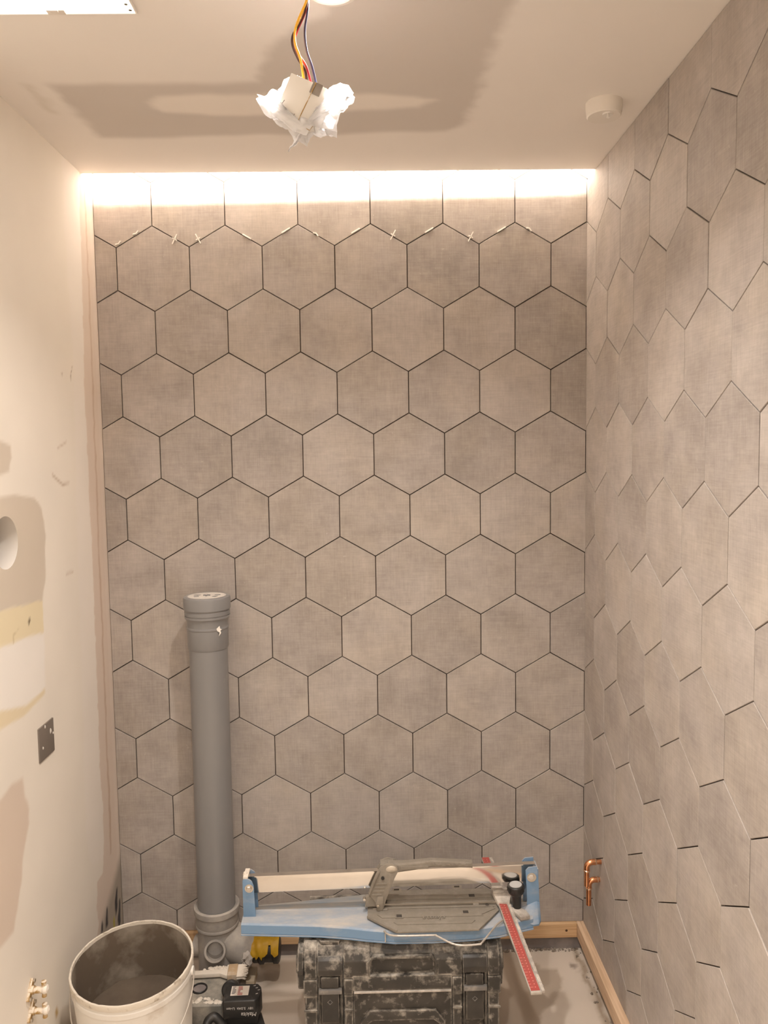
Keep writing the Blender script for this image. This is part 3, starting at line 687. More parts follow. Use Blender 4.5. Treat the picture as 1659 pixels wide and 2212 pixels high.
copper('lower bent copper pipe stub hanging from the tiled right wall', (XR, -0.176, 0.333), (1.2880, -0.176, 0.333), 0.254, 0)

# ------------------------------------------------------------------ soil pipe
px_, py_ = 0.1545, -0.118
t = thing('soil_pipe', 'tall grey plastic soil pipe with capped top standing by the back wall', 'pipe', (px_, py_, 0))
MB().lathe([(0.0568, 0.19), (0.0568, 1.062)], 48, T(px_, py_, 0)).build('pipe_shaft', M['pvc'], t)
k = MB(); k.lathe([(0.0575, 1.052), (0.0603, 1.058), (0.0606, 1.112), (0.0622, 1.114), (0.0622, 1.1185), (0.0606, 1.120), (0.0608, 1.136), (0.0640, 1.144), (0.0665, 1.147),
                   (0.0665, 1.153), (0.0650, 1.1535), (0.0650, 1.1555), (0.0668, 1.156), (0.0668, 1.166), (0.0655, 1.167), (0.0655, 1.173), (0.05, 1.174)], 56, T(px_, py_, 0), caps=False)
k.build('socket_collar', M['pvc'], t, smooth=25)
cap = MB().lathe([(0.0660, 1.1715), (0.0690, 1.1725), (0.0692, 1.204), (0.0675, 1.2085), (0.0650, 1.2100), (0.0560, 1.2102)], 56, T(px_, py_, 0), caps=False)
capo = cap.build('access_cap', M['pvc'], t, smooth=25)
MB().lathe([(0.0, 1.2098), (0.060, 1.2098)], 40, T(px_, py_, 0), caps=False).build('cap_top', M['pvc_cap'], capo)
k = MB()
for a, ln in ((0.35, 0.016), (PI - 0.35, 0.018), (-0.5, 0.013), (PI + 0.4, 0.014)):
    k.box((0.024, -0.006, 1.2085), (0.024 + ln, 0.006, 1.2108), T(px_, py_, 0) @ Rm(a, 'Z'))
k.box((-0.010, -0.0025, 1.2085), (0.010, 0.0025, 1.2135), T(px_, py_, 0)); k.box((-0.0025, -0.010, 1.2085), (0.0025, 0.010, 1.2130), T(px_, py_, 0))
stuff(k.build('cap_ribs', M['pvc'], capo, bev=0.0006, seg=1))
k = MB(); k.prism([(0, 0.004), (0.009, 0.013), (0.011, 0.004), (0.016, 0.002), (0.011, -0.001), (0.013, -0.008), (0.006, -0.019), (0.009, -0.007), (0.002, -0.003)], 0.0, 0.0006, 'y', T(px_ + 0.036, py_ - 0.0505, 1.116))
k.build('torn_label', M['white_plastic'], t, smooth=0)
sk = MB().lathe([(0.0572, 0.250), (0.0640, 0.2535), (0.0690, 0.250), (0.0700, 0.243), (0.0695, 0.2340), (0.0650, 0.231), (0.0650, 0.205), (0.0640, 0.198), (0.0655, 0.195),
                 (0.0655, 0.190), (0.0635, 0.187), (0.0590, 0.183)], 56, T(px_, py_, 0), caps=False)
sk.build('lower_socket', M['pvc_dusty'], t, smooth=28)
MB().lathe([(0.0585, 0.186), (0.0600, 0.140), (0.0600, 0.032), (0.0670, 0.028), (0.0690, 0.004), (0.0690, 0.0)], 56, T(px_, py_, 0)).build('branch_body', M['pvc_dusty'], t, smooth=28)
MB().tube([(px_ + 0.005, py_ + 0.002, 0.158), (px_ + 0.045, py_ + 0.002, 0.125), (px_ + 0.082, py_ + 0.002, 0.098), (px_ + 0.098, py_ + 0.002, 0.092)], [0.056, 0.056, 0.054, 0.050], 40).build('side_branch', M['pvc_dusty'], t)
def boss(p, q, r, mt='pvc_dusty'):
    p = Vector(p); q = Vector(q); d = (q - p).normalized(); X = T(*p) @ d.to_track_quat('Z', 'Y').to_matrix().to_4x4(); L = (q - p).length
    b = MB().lathe([(r * 1.02, 0), (r, L * 0.5), (r * 1.04, L * 0.7), (r * 1.04, L), (r * 0.84, L), (r * 0.82, L - 0.022)], 40, X, caps=False).build('boss_outlet', M[mt], t, smooth=28)
    MB().lathe([(0.0, L - 0.021), (r * 0.83, L - 0.021)], 30, X, caps=False).build('bore', M['pvc_bore'], b)
boss((px_ + 0.003, py_ - 0.030, 0.130), (px_ + 0.0055, py_ - 0.074, 0.146), 0.0305)
boss((px_ - 0.030, py_ + 0.004, 0.112), (px_ - 0.072, py_ + 0.012, 0.112), 0.030)
k = MB(); rg = random.Random(5)
X = T(px_ + 0.092, py_ - 0.046, 0.100)
k.lathe([(0.0, 0.010), (0.012, 0.012), (0.022, 0.006), (0.024, -0.004), (0.016, -0.010)], 18, X @ Rm(-0.6, 'Z') @ Rm(PI / 2, 'X'), caps=False)
k.v = [tuple(Vector(v) + Vector((rg.uniform(-1, 1), rg.uniform(-1, 1), rg.uniform(-1, 1))) * 0.0030) for v in k.v]
k.build('tape_patch', M['tape'], t, smooth=20)

# rubber connector beside the pipe under torn yellow plastic
t = thing('drain_connector', 'black drain connector under torn yellow plastic beside the grey pipe', 'drain connector', (0.302, -0.118, 0.064))
XC = T(0.2625, -0.120, 0.100) @ Rm(PI / 2, 'Y')
MB().lathe([(0.0, 0.0), (0.032, 0.0), (0.036, 0.004), (0.036, 0.018), (0.040, 0.022), (0.040, 0.034), (0.035, 0.038), (0.035, 0.062), (0.039, 0.066), (0.039, 0.078), (0.033, 0.083), (0.0, 0.083)], 32, XC, caps=False).build('rubber_sleeve', M['black_plastic'], t, smooth=30)
bm = bmesh.new(); n_u, n_v = 40, 16; rows = []
for i in range(n_u + 1):
    u = i / n_u; x = -0.006 + 0.088 * u
    drop = 0.12 + 0.42 * abs(math.sin(u * 8.5 + 0.4)) * (1 - 0.35 * u) + 0.22 * noise.noise(Vector((u * 9, 1.3, 0))) + (0.25 if 0.2 < u < 0.45 else 0)
    if 0.63 < u < 0.74: drop = -0.35
    row = []
    for j in range(n_v + 1):
        a = -1.9 + (j / n_v) * (1.9 + max(-0.8, drop)) * 1.0
        rr = 0.0425 + 0.003 * noise.noise(Vector((x * 70, a * 2, 4.0)))
        row.append(bm.verts.new((0.2625 + x, -0.120 - rr * math.sin(a + 1.05), 0.100 + rr * math.cos(a + 1.05))))
    rows.append(row)
for i in range(n_u):
    for j in range(n_v): bm.faces.new((rows[i][j], rows[i + 1][j], rows[i + 1][j + 1], rows[i][j + 1]))
bmesh.ops.solidify(bm, geom=bm.faces[:], thickness=0.0008); bmesh.ops.recalc_face_normals(bm, faces=bm.faces)
finish(bm, 'yellow_wrap', M['yellow'], t, smooth=50)

# ------------------------------------------------------------------ grey dusty box, brush, block, red cap
t = thing('plastic_case', 'mortar-dusted grey plastic case with a round recess between bucket and battery', 'case', (0.145, -0.265, 0))
def round_rect_with_hole(x0, x1, y0, y1, z0, z1): pass
k = MB().box((0.085, -0.338, 0.0), (0.205, -0.205, 0.083)); k.build('case_body', M['box_grey'], t, bev=0.006, seg=3)
MB().lathe([(0.0185, 0.0), (0.0225, 0.0), (0.0225, 0.004), (0.0210, 0.0055), (0.0190, 0.0045), (0.0185, 0.0)], 36, T(0.129, -0.268, 0.083), caps=False).build('recess_ring', M['black_plastic'], t, smooth=30)
MB().lathe([(0.0, 0.0009), (0.0186, 0.0009)], 30, T(0.129, -0.268, 0.083), caps=False).build('recess_face', M['membrane'], t)
k = MB(); rg = random.Random(9)
for i in range(60):
    s_ = rg.uniform(0.003, 0.010); x = rg.uniform(0.10, 0.20); y = -0.325 + rg.random() ** 2 * 0.02
    k.lathe([(0, -s_ * 0.3), (s_, 0), (s_ * 0.6, s_ * 0.35), (0, s_ * 0.4)], 6, T(x, y, 0.082 if rg.random() < 0.6 else 0.07) @ Rm(rg.uniform(0, 6), 'Z'), caps=False)
stuff(k.build('plaster_crust', M['crust'], t, smooth=40))
t = thing('paint_brush', 'plaster-caked flat brush with tan ferrule lying across the grey case', 'brush', (0.18, -0.215, 0.084))
Xb = T(0.090, -0.222, 0.0945) @ Rm(0.07, 'Z')
MB().prism([(0.0, -0.009), (0.09, -0.011), (0.112, -0.024), (0.112, 0.024), (0.09, 0.011), (0.0, 0.009)], -0.006, 0.006, 'z', Xb).build('handle', M['crust'], t, bev=0.002)
MB().box((0.1125, -0.026, -0.0085), (0.140, 0.026, 0.0085), Xb).build('ferrule', M['wood_tan'], t, bev=0.002)
k = MB(); rg = random.Random(12)
for i in range(26):
    y = -0.026 + 0.052 * i / 25; L = 0.026 + rg.uniform(-0.005, 0.006)
    for zz in (-0.004, 0.003):
        k.tube([(0.1395, y, zz), (0.1395 + L * 0.6, y + rg.uniform(-.001, .001), zz + rg.uniform(-.001, .001)), (0.1395 + L, y + rg.uniform(-.003, .003), zz + rg.uniform(-.003, .002))], [0.0024, 0.0020, 0.0008], 6, X=Xb)
stuff(k.build('bristles', M['crust'], t))
k = MB()
for i in range(26):
    s_ = rg.uniform(0.003, 0.007); k.lathe([(0, -s_ * 0.3), (s_, 0), (s_ * 0.6, s_ * 0.6), (0, s_ * 0.7)], 6, Xb @ T(rg.uniform(0.04, 0.115), rg.uniform(0.006, 0.022), 0.004) @ Rm(rg.uniform(0, 6), 'Z'), caps=False)
stuff(k.build('plaster_lumps', M['crust'], t, smooth=40))
tag(MB().box((0.2445, -0.166, 0.0), (0.270, -0.096, 0.030)).build('offcut_block', M['block'], bev=0.002, origin=(0.257, -0.13, 0)), 'small beige offcut block on the floor behind the black battery', 'block')
tag(MB().lathe([(0.0, -0.010), (0.007, -0.009), (0.009, -0.002), (0.009, 0.010), (0.006, 0.014), (0.0, 0.015)], 20, T(0.1165, -0.352, 0.0095) @ Rm(PI / 2, 'Y'), caps=False).build('rubber_stopper', M['red_cap'], origin=(0.1165, -0.352, 0)), 'small dull red rubber stopper on the floor in front of the grey case', 'stopper')

# ------------------------------------------------------------------ cordless tool with battery
t = thing('power_tool', 'black cordless tool with battery up, lying left of the black toolbox', 'power tool', (0.27, -0.38, 0))
Xt = T(0.270, -0.378, 0.1265) @ Rm(0.02, 'Z') @ Rm(0.05, 'X')
bat = MB().prism([(-0.047, -0.033), (0.040, -0.033), (0.052, -0.020), (0.056, 0.0), (0.052, 0.020), (0.042, 0.033), (-0.047, 0.033)], -0.030, 0.0235, 'z', Xt).build('battery', M['black_plastic'], t, bev=0.005, seg=3)
MB().box((-0.040, -0.024, -0.0535), (0.046, 0.030, -0.0305), Xt).build('battery_rail', M['black_plastic'], t, bev=0.003)
MB().box((-0.029, -0.012, 0.0234), (0.020, 0.024, 0.0239), Xt).build('sticker', M['sticker'], bat, smooth=0)
k = MB(); rg = random.Random(2)
for i in range(7): k.box((-0.010, -0.010 + i * 0.0048, 0.0239), (-0.010 + rg.uniform(0.006, 0.014), -0.0075 + i * 0.0048, 0.0242), Xt)
stuff(k.build('sticker_print', M['sticker_red'], bat, smooth=0))
k = MB()
for i in range(6): k.box((-0.026, -0.006 + i * 0.0050, 0.0239), (-0.026 + rg.uniform(0.006, 0.013), -0.0035 + i * 0.0050, 0.0242), Xt)
stuff(k.build('sticker_lines', M['print_dark'], bat, smooth=0))
XF = Xt @ T(0, -0.0333, 0) @ Rm(PI / 2, 'X') @ Rm(PI, 'Z')
text_shape('Makita', 0.0160, 0.0003, XF @ T(-0.024, 0.016, 0), 0.25).build('lettering', M['print_grey'], bat, smooth=0)
text_shape('18V  5.0Ah  Li-ion', 0.0100, 0.0003, XF @ T(0.0, -0.002, 0)).build('lettering', M['print_grey'], bat, smooth=0)
k = MB()
for i, (a, b) in enumerate(((0.036, 0.012), (0.040, 0.002), (0.044, -0.008), (0.036, -0.020))):
    k.box((a, b - 0.0008, 0.0233), (a + 0.006, b + 0.0012, 0.0240), Xt @ Rm(0.3, 'Z'))
stuff(k.build('charge_marks', M['print_grey'], bat, smooth=0))
MB().prism([(0.205, -0.47), (0.33, -0.47), (0.337, -0.40), (0.318, -0.345), (0.23, -0.345), (0.212, -0.40)], 0.014, 0.0715, 'z').build('tool_body', M['black_plastic'], t, bev=0.008, seg=3)
MB().lathe([(0.0, -0.012), (0.021, -0.012), (0.024, -0.008), (0.024, 0.010), (0.020, 0.013), (0.0, 0.013)], 28, T(0.226, -0.306, 0.107) @ Rm(1.1, 'X'), caps=False).build('motor_knob', M['black_plastic'], t, smooth=30)
MB().tube([(0.232, -0.318, 0.104), (0.245, -0.345, 0.09)], 0.013, 12).build('knob_stem', M['black_plastic'], t)
MB().tube(smooth_path([(0.186, -0.450, 0.03), (0.180, -0.432, 0.070), (0.182, -0.414, 0.091), (0.194, -0.405, 0.099), (0.205, -0.405, 0.096), (0.225, -0.41, 0.075)]), [0.012] * 31, 14).build('loop_handle', M['black_plastic'], t)
MB().tube(smooth_path([(0.186, -0.450, 0.03), (0.20, -0.466, 0.022), (0.225, -0.462, 0.030)]), 0.0125, 14).build('handle_foot', M['black_plastic'], t)

# ------------------------------------------------------------------ bucket
t = thing('bucket', 'large mortar-stained white bucket with a wire handle by the left wall', 'bucket', (0.031, -0.537, 0.0))
bx, by, hB = 0.031, -0.537, 0.349
XB = T(bx - 0.002, by + 0.026, 0.0135) @ Rm(0.095, 'X')
MB().lathe([(0.0, 0.0), (0.122, 0.0), (0.128, 0.004), (0.1452, hB - 0.040), (0.1480, hB - 0.038), (0.1480, hB - 0.026), (0.1460, hB - 0.024), (0.1470, hB - 0.012), (0.1440, hB - 0.012), (0.120, 0.012)], 64, XB, caps=False).build('bucket_body', M['bucket'], t, smooth=30)
k = MB()
prof = [(0.1462, hB - 0.016), (0.1496, hB - 0.014), (0.1500, hB - 0.003), (0.1490, hB), (0.1445, hB), (0.1432, hB - 0.012)]
rings = []
for r, z in prof:
    rings.append([((r + 0.0009 * noise.noise(Vector((12 * math.cos(a), 12 * math.sin(a), z * 60)))) * math.cos(a), (r + 0.0009 * noise.noise(Vector((9 * math.cos(a), 9 * math.sin(a), z * 60 + 4)))) * math.sin(a),
                   z + 0.0016 * noise.noise(Vector((14 * math.cos(a), 14 * math.sin(a), 2)))) for a in [2 * PI * q / 96 for q in range(96)]])
k.loft(rings, True, False, XB); k.build('rim', M['bucket_rim'], t, smooth=50)
rings = []
for r, z in ((0.1434, hB - 0.007), (0.1408, hB - 0.03), (0.1372, hB - 0.07), (0.1335, hB - 0.12), (0.1285, hB - 0.185), (0.1262, hB - 0.21)):
    rings.append([((r - 0.0035 * max(0, noise.noise(Vector((5 * math.cos(a), 5 * math.sin(a), z * 22))))) * math.cos(a), (r - 0.0035 * max(0, noise.noise(Vector((5 * math.cos(a), 5 * math.sin(a), z * 22))))) * math.sin(a), z) for a in [2 * PI * q / 72 for q in range(72)]])
MB().loft(rings, True, False, XB).build('mortar_lining', M['mortar'], t, smooth=60)
rings = []
for q in range(8):
    r = 0.1335 * (1 - q / 7.5) + 0.001
    rings.append([(r * math.cos(a), r * math.sin(a), hB - 0.165 + 0.012 * (r / 0.133) ** 2 + 0.010 * noise.noise(Vector((r * 14 * math.cos(a), r * 14 * math.sin(a), 1.0)))) for a in [2 * PI * w / 60 for w in range(60)]])
MB().loft(rings, True, True, XB).build('mortar_pool', M['mortar_base'], t, smooth=60)
for sgn in (-1, 1):
    MB().lathe([(0.0, 0.006), (0.010, 0.006), (0.012, 0.0)], 16, XB @ T(sgn * 0.1462, 0, hB - 0.032) @ Rm(sgn * PI / 2, 'Y'), caps=False).build('handle_lug', M['bucket'], t)
bail = []
for q in range(29):
    a = PI * q / 28; bail.append(XB @ Vector((-0.1545 * math.cos(a), -0.150 * math.sin(a) * 0.93 - 0.002, hB - 0.032 - 0.150 * math.sin(a) ** 0.8)))
MB().tube([XB @ Vector((-0.1460, 0, hB - 0.032))] + bail + [XB @ Vector((0.1460, 0, hB - 0.032))], 0.0017, 8).build('wire_handle', M['wire'], t)

# ------------------------------------------------------------------ toolbox
t = thing('toolbox', 'dust-caked black toolbox with two front latches under the blue tile cutter', 'toolbox', (0.705, -0.37, 0))
def bX(px): return 0.444 + (px - 645) * 0.0012
def bZ(py): return 0.326 - (py - 2066) * 0.001268
YB = -0.500
k = MB(); k.box((0.4545, -0.484, 0.004), (0.9575, -0.232, 0.236))
for a, b in ((656, 681), (742, 759), (977, 996), (1054, 1078)): k.box((bX(a), -0.4965, 0.006), (bX(b), -0.4835, 0.2355))
for a, b in ((653, 682), (741, 760), (976, 997), (1053, 1081)):
    for z in (bZ(2150), bZ(2182), 0.10, 0.055): k.box((bX(a), -0.5005, z - 0.003), (bX(b), -0.4960, z + 0.003))
k.build('box_body', M['tool_box'], t, bev=0.0025)
k = MB(); k.box((bX(760), -0.4905, 0.02), (bX(975), -0.4830, bZ(2142)))
k.build('front_panel', M['tool_box'], t, bev=0.002)
k = MB()
pan = [(bX(775), 0.02), (bX(775), bZ(2212)), (bX(795), bZ(2186)), (bX(940), bZ(2186)), (bX(960), bZ(2212)), (bX(960), 0.02), (bX(950), 0.02), (bX(950), bZ(2218)), (bX(934), bZ(2207)), (bX(802), bZ(2207)), (bX(785), bZ(2218)), (bX(785), 0.02)]
k.prism(pan, -0.4985, -0.4904, 'y'); k.build('panel_surround', M['tool_box'], t, bev=0.0015)
lid = MB()
lid.prism([(-0.490, 0.238), (-0.490, bZ(2072)), (-0.474, 0.343), (-0.452, 0.352), (-0.262, 0.352), (-0.238, 0.340), (-0.230, 0.238)], 0.4535, 0.9585, 'x')
for a, b in ((656, 682), (741, 798), (937, 997), (1053, 1078)):
    lid.prism([(-0.502, bZ(2112)), (-0.502, bZ(2076)), (-0.488, 0.338), (-0.466, 0.353), (-0.46, 0.34), (-0.489, 0.30), (-0.489, bZ(2112))], bX(a), bX(b), 'x')
lid.box((bX(760), -0.503, bZ(2139)), (bX(975), -0.489, bZ(2108)))
lid.prism([(bX(792), bZ(2108)), (bX(792), bZ(2078)), (bX(803), bZ(2066)), (bX(932), bZ(2066)), (bX(943), bZ(2078)), (bX(943), bZ(2108)), (bX(938), bZ(2108)), (bX(938), bZ(2080)), (bX(930), bZ(2071)), (bX(805), bZ(2071)), (bX(797), bZ(2080)), (bX(797), bZ(2108))], -0.5045, -0.489, 'y')
for a, b in ((653, 683), (741, 760), (976, 997), (1053, 1081)): lid.box((bX(a), -0.503, bZ(2146)), (bX(b), -0.489, bZ(2114)))
lid.build('lid', M['tool_box'], t, bev=0.0022)
k = MB(); k.box((bX(762), -0.507, bZ(2142.5)), (bX(973), -0.4955, bZ(2139.2))); k.build('lid_lip', M['clamp'], t, bev=0.0008)
k = MB()
for a, b, h in ((690, 730, 0.3525), (1003, 1044, 0.3525)):
    k.prism([(bX(a - 4), -0.466), (bX(a), -0.474), (bX(b), -0.474), (bX(b + 4), -0.466), (bX(b + 4), -0.452), (bX(a - 4), -0.452)], 0.338, h, 'z')
k.prism([(bX(800), -0.470), (bX(935), -0.470), (bX(945), -0.45), (bX(945), -0.30), (bX(790), -0.30), (bX(790), -0.45)], 0.345, 0.3555, 'z')
k.build('lid_ribs', M['tool_box'], t, bev=0.0015)
for x0 in (683, 997):
    la = MB()
    la.prism([(-0.489, bZ(2104)), (-0.505, bZ(2104)), (-0.508, bZ(2090)), (-0.500, bZ(2074)), (-0.489, bZ(2068))], bX(x0 + 1), bX(x0 + 55), 'x')
    la.box((bX(x0 + 2), -0.4995, bZ(2228)), (bX(x0 + 7), -0.4835, bZ(2106))); la.box((bX(x0 + 49), -0.4995, bZ(2228)), (bX(x0 + 54), -0.4835, bZ(2106)))
    lo = la.build('latch', M['latch'], t, bev=0.002)
    MB().box((bX(x0 + 8), -0.506, bZ(2130)), (bX(x0 + 46), -0.492, bZ(2107))).build('latch_hook', M['latch'], lo, bev=0.003)
    MB().box((bX(x0 + 3), -0.5115, bZ(2140)), (bX(x0 + 53), -0.500, bZ(2131))).build('latch_bar', M['latch_bar'], lo, bev=0.0015)
    MB().box((bX(x0 + 8), -0.5045, bZ(2206)), (bX(x0 + 47), -0.484, bZ(2140.5))).build('latch_lever', M['latch'], lo, bev=0.003)
    MB().lathe([(0.0075, 0.0), (0.0070, 0.0015), (0.0055, 0.0015), (0.0050, 0.0)], 4, T(bX(x0 + 27), -0.5044, bZ(2160)) @ Rm(PI / 2, 'X'), caps=False).build('latch_mark', M['latch_bar'], lo, smooth=0)
for sg, x in ((-1, 0.4540), (1, 0.9580)):
    k = MB()
    k.prism([(-0.485, 0.330), (-0.497, 0.300), (-0.497, 0.262), (-0.487, 0.232), (-0.470, 0.222), (-0.30, 0.222), (-0.28, 0.24), (-0.28, 0.32), (-0.30, 0.338), (-0.46, 0.342)], x, x + sg * 0.016, 'x')
    k.prism([(-0.46, 0.300), (-0.47, 0.262), (-0.44, 0.245), (-0.33, 0.245), (-0.31, 0.262), (-0.32, 0.30)], x + sg * 0.014, x + sg * 0.023, 'x')
    k.build('side_bracket', M['tool_box'], t, bev=0.004)
    MB().lathe([(0.0, 0.002), (0.006, 0.002), (0.008, 0.0)], 14, T(x + sg * 0.008, -0.4965, 0.283) @ Rm(PI / 2, 'X'), caps=False).build('pivot_pin', M['dark_hole'], t)

# ------------------------------------------------------------------ tile cutter lying across the toolbox
t = thing('tile_cutter', 'blue manual tile cutter with steel rail lying across the black toolbox', 'tile cutter', (0.69, -0.39, 0.358))
ZB = 0.3575
def cX(px): return 0.624 + (px - 795) * 0.001257
def cZ(px, py): return 0.444 + (1925 - py) * 0.00128 - 0.0000236 * (px - 795)
st = [(0.287, -0.451, -0.345), (0.36, -0.457, -0.337), (0.495, -0.467, -0.319), (0.575, -0.480, -0.307), (0.62, -0.490, -0.301), (0.69, -0.502, -0.297), (0.785, -0.503, -0.297), (0.90, -0.497, -0.299), (0.968, -0.486, -0.308), (1.035, -0.463, -0.325), (1.062, -0.455, -0.335)]
base = MB(); rings = []
for x, yf, yr in st:
    rings.append([(x, yf + 0.002, ZB + 0.004), (x, yf, ZB + 0.0075), (x, yf + 0.0015, ZB + 0.030), (x, yf + 0.006, ZB + 0.0335), (x, -0.392, ZB + 0.0365), (x, -0.386, ZB + 0.0330), (x, -0.386, ZB + 0.004)])
base.loft(rings)
base.build('base_frame', M['blue'], t, bev=0.0010, smooth=0)
k = MB(); k.loft([[(x, -0.3855, ZB + 0.0325), (x, -0.372, ZB + 0.032), (x, yr - 0.004, ZB + 0.022), (x, yr, ZB + 0.018), (x, yr, ZB + 0.004), (x, -0.3855, ZB + 0.004)] for x, yf, yr in st])
k.build('rear_wing', M['blue_dusty'], t, bev=0.0010, smooth=16)
k = MB()
for q in range(len(st) - 1):
    (x0, y0, _), (x1, y1, _) = st[q], st[q + 1]
    k.loft([[(x0, y0 - 0.003, ZB + 0.0035), (x0, y0 - 0.003, ZB + 0.0060), (x0, y0 + 0.006, ZB + 0.0060), (x0, y0 + 0.006, ZB + 0.0035)], [(x1, y1 - 0.003, ZB + 0.0035), (x1, y1 - 0.003, ZB + 0.0060), (x1, y1 + 0.006, ZB + 0.0060), (x1, y1 + 0.006, ZB + 0.0035)]])
k.build('base_lip', M['blue'], t, smooth=0)
# end posts
def cheek(poly, y0, y1, bev=0.0015): return MB().prism(poly, y0, y1, 'y')
pl = [(0.289, 0.372), (0.289, 0.492), (0.292, 0.497), (0.306, 0.497), (0.314, 0.491), (0.3185, 0.478), (0.322, 0.400), (0.322, 0.386), (0.312, 0.372)]
k = cheek(pl, -0.4205, -0.4170); k.add(*box_data((0.2895, -0.4165, 0.380), (0.2925, -0.3725, 0.494))); k.prism(pl, -0.3720, -0.3685, 'y')
pL = k.build('left_post', M['blue'], t, bev=0.0012)
MB().lathe([(0.0075, 0.0), (0.0075, 0.005), (0.0062, 0.0062), (0.0, 0.0062)], 6, T(0.3065, -0.4205, 0.472) @ Rm(PI / 2, 'X'), caps=False).build('bolt', M['steel_dull'], pL, smooth=0)
MB().lathe([(0.0115, 0.0), (0.0115, 0.0012), (0.0, 0.0012)], 24, T(0.3065, -0.4205, 0.4715) @ Rm(PI / 2, 'X'), caps=False).build('washer', M['steel_dull'], pL)
k = MB()
k.box((0.290, -0.417, 0.494), (0.303, -0.372, 0.5015)); k.lathe([(0.0, 0.004), (0.005, 0.002), (0.007, -0.006)], 9, T(0.294, -0.400, 0.504), caps=False)
k.build('plaster_lump', M['crust'], pL, bev=0.0025)
pr = [(1.048, 0.504), (1.056, 0.5125), (1.079, 0.5145), (1.084, 0.46), (1.0855, 0.405), (1.083, 0.382), (1.074, 0.367), (1.060, 0.362), (1.046, 0.364), (1.050, 0.385), (1.052, 0.42)]
k = MB().prism(pr, -0.4215, -0.4180, 'y'); k.prism(pr, -0.3720, -0.3685, 'y'); k.box((1.0800, -0.4175, 0.385), (1.0835, -0.3725, 0.505))
pR = k.build('right_post', M['blue'], t, bev=0.0012)
MB().lathe([(0.0075, 0.0), (0.0075, 0.005), (0.0062, 0.0062), (0.0, 0.0062)], 6, T(1.0625, -0.4215, 0.486) @ Rm(PI / 2, 'X'), caps=False).build('bolt', M['clamp'], pR, smooth=0)
MB().lathe([(0.0125, 0.0), (0.0125, 0.0012), (0.0, 0.0012)], 24, T(1.064, -0.4215, 0.4845) @ Rm(PI / 2, 'X'), caps=False).build('washer', M['steel_dull'], pR)
k = MB(); rings = []
for x, y0, z0, y1, z1 in ((1.020, -0.450, 0.386, -0.422, 0.396), (1.040, -0.456, 0.380, -0.422, 0.402), (1.062, -0.458, 0.374, -0.422, 0.412), (1.078, -0.452, 0.372, -0.421, 0.418), (1.086, -0.438, 0.374, -0.419, 0.418)):
    rings.append([(x, y0, z0), (x, y1, z1), (x, y1 + 0.004, z1 - 0.004), (x, y0 + 0.002, z0 - 0.006)])
k.loft(rings); k.build('end_gusset', M['blue'], pR, bev=0.0008)
# rail
slope = 0.016 / 0.734
def railz(x): return 0.4945 + (x - 0.3145) * slope
k = MB(); x0, x1 = 0.296, 1.078
k.add([(x0, -0.401, railz(x0) - 0.047), (x1, -0.401, railz(x1) - 0.049), (x1, -0.401, railz(x1) - 0.002), (x0, -0.401, railz(x0) - 0.002),
       (x0, -0.389, railz(x0) - 0.047), (x1, -0.389, railz(x1) - 0.049), (x1, -0.389, railz(x1) - 0.002), (x0, -0.389, railz(x0) - 0.002)],
      [(0, 1, 2, 3), (4, 5, 6, 7), (0, 1, 5, 4), (3, 2, 6, 7), (1, 2, 6, 5), (0, 3, 7, 4)])
rail = k.build('rail', M['steel'], t, bev=0.0008, smooth=25)
k = MB(); k.add([(x0, -0.4030, railz(x0) - 0.002), (x1, -0.4030, railz(x1) - 0.002), (x1, -0.387, railz(x1) - 0.002), (x0, -0.387, railz(x0) - 0.002),
                 (x0, -0.4030, railz(x0)), (x1, -0.4030, railz(x1)), (x1, -0.387, railz(x1)), (x0, -0.387, railz(x0))],
                [(0, 1, 2, 3), (4, 5, 6, 7), (0, 1, 5, 4), (3, 2, 6, 7), (1, 2, 6, 5), (0, 3, 7, 4)])
k.build('rail_flange', M['steel'], rail, smooth=0)
# cutting bed
ZP = ZB + 0.0375
def plate(poly, z0, z1, nm, bev=0.0012): return MB().prism(poly, z0, z1, 'z').build(nm, M['alu'], t, bev=bev)
fpoly = [(0.622, -0.402), (0.622, -0.447), (0.640, -0.462), (0.698, -0.514), (0.910, -0.511), (0.975, -0.428), (0.972, -0.402)]
fp = plate(fpoly, ZP, ZP + 0.0050, 'front_bed')
k = MB()
k.prism([(0.635, -0.4075), (0.965, -0.4075), (0.966, -0.4145), (0.636, -0.4145)], ZP + 0.0049, ZP + 0.0075, 'z')
k.prism([(0.655, -0.424), (0.925, -0.424), (0.958, -0.414), (0.966, -0.424), (0.925, -0.449), (0.93, -0.455), (0.66, -0.455), (0.648, -0.44)], ZP + 0.0049, ZP + 0.0072, 'z')
k.prism([(0.700, -0.486), (0.895, -0.486), (0.905, -0.474), (0.690, -0.474)], ZP + 0.0049, ZP + 0.0070, 'z')
k.prism([(0.620, -0.447), (0.6245, -0.447), (0.6415, -0.4605), (0.7000, -0.5105), (0.6975, -0.5150), (0.6375, -0.4635)], ZP + 0.001, ZP + 0.0085, 'z')
k.build('bed_ribs', M['alu'], fp, bev=0.0010)
def slot(px, py, Y0, w=0.0070, h=0.0060, z=None):
    pass
slots = [(0.706, -0.4495), (0.884, -0.4385)]
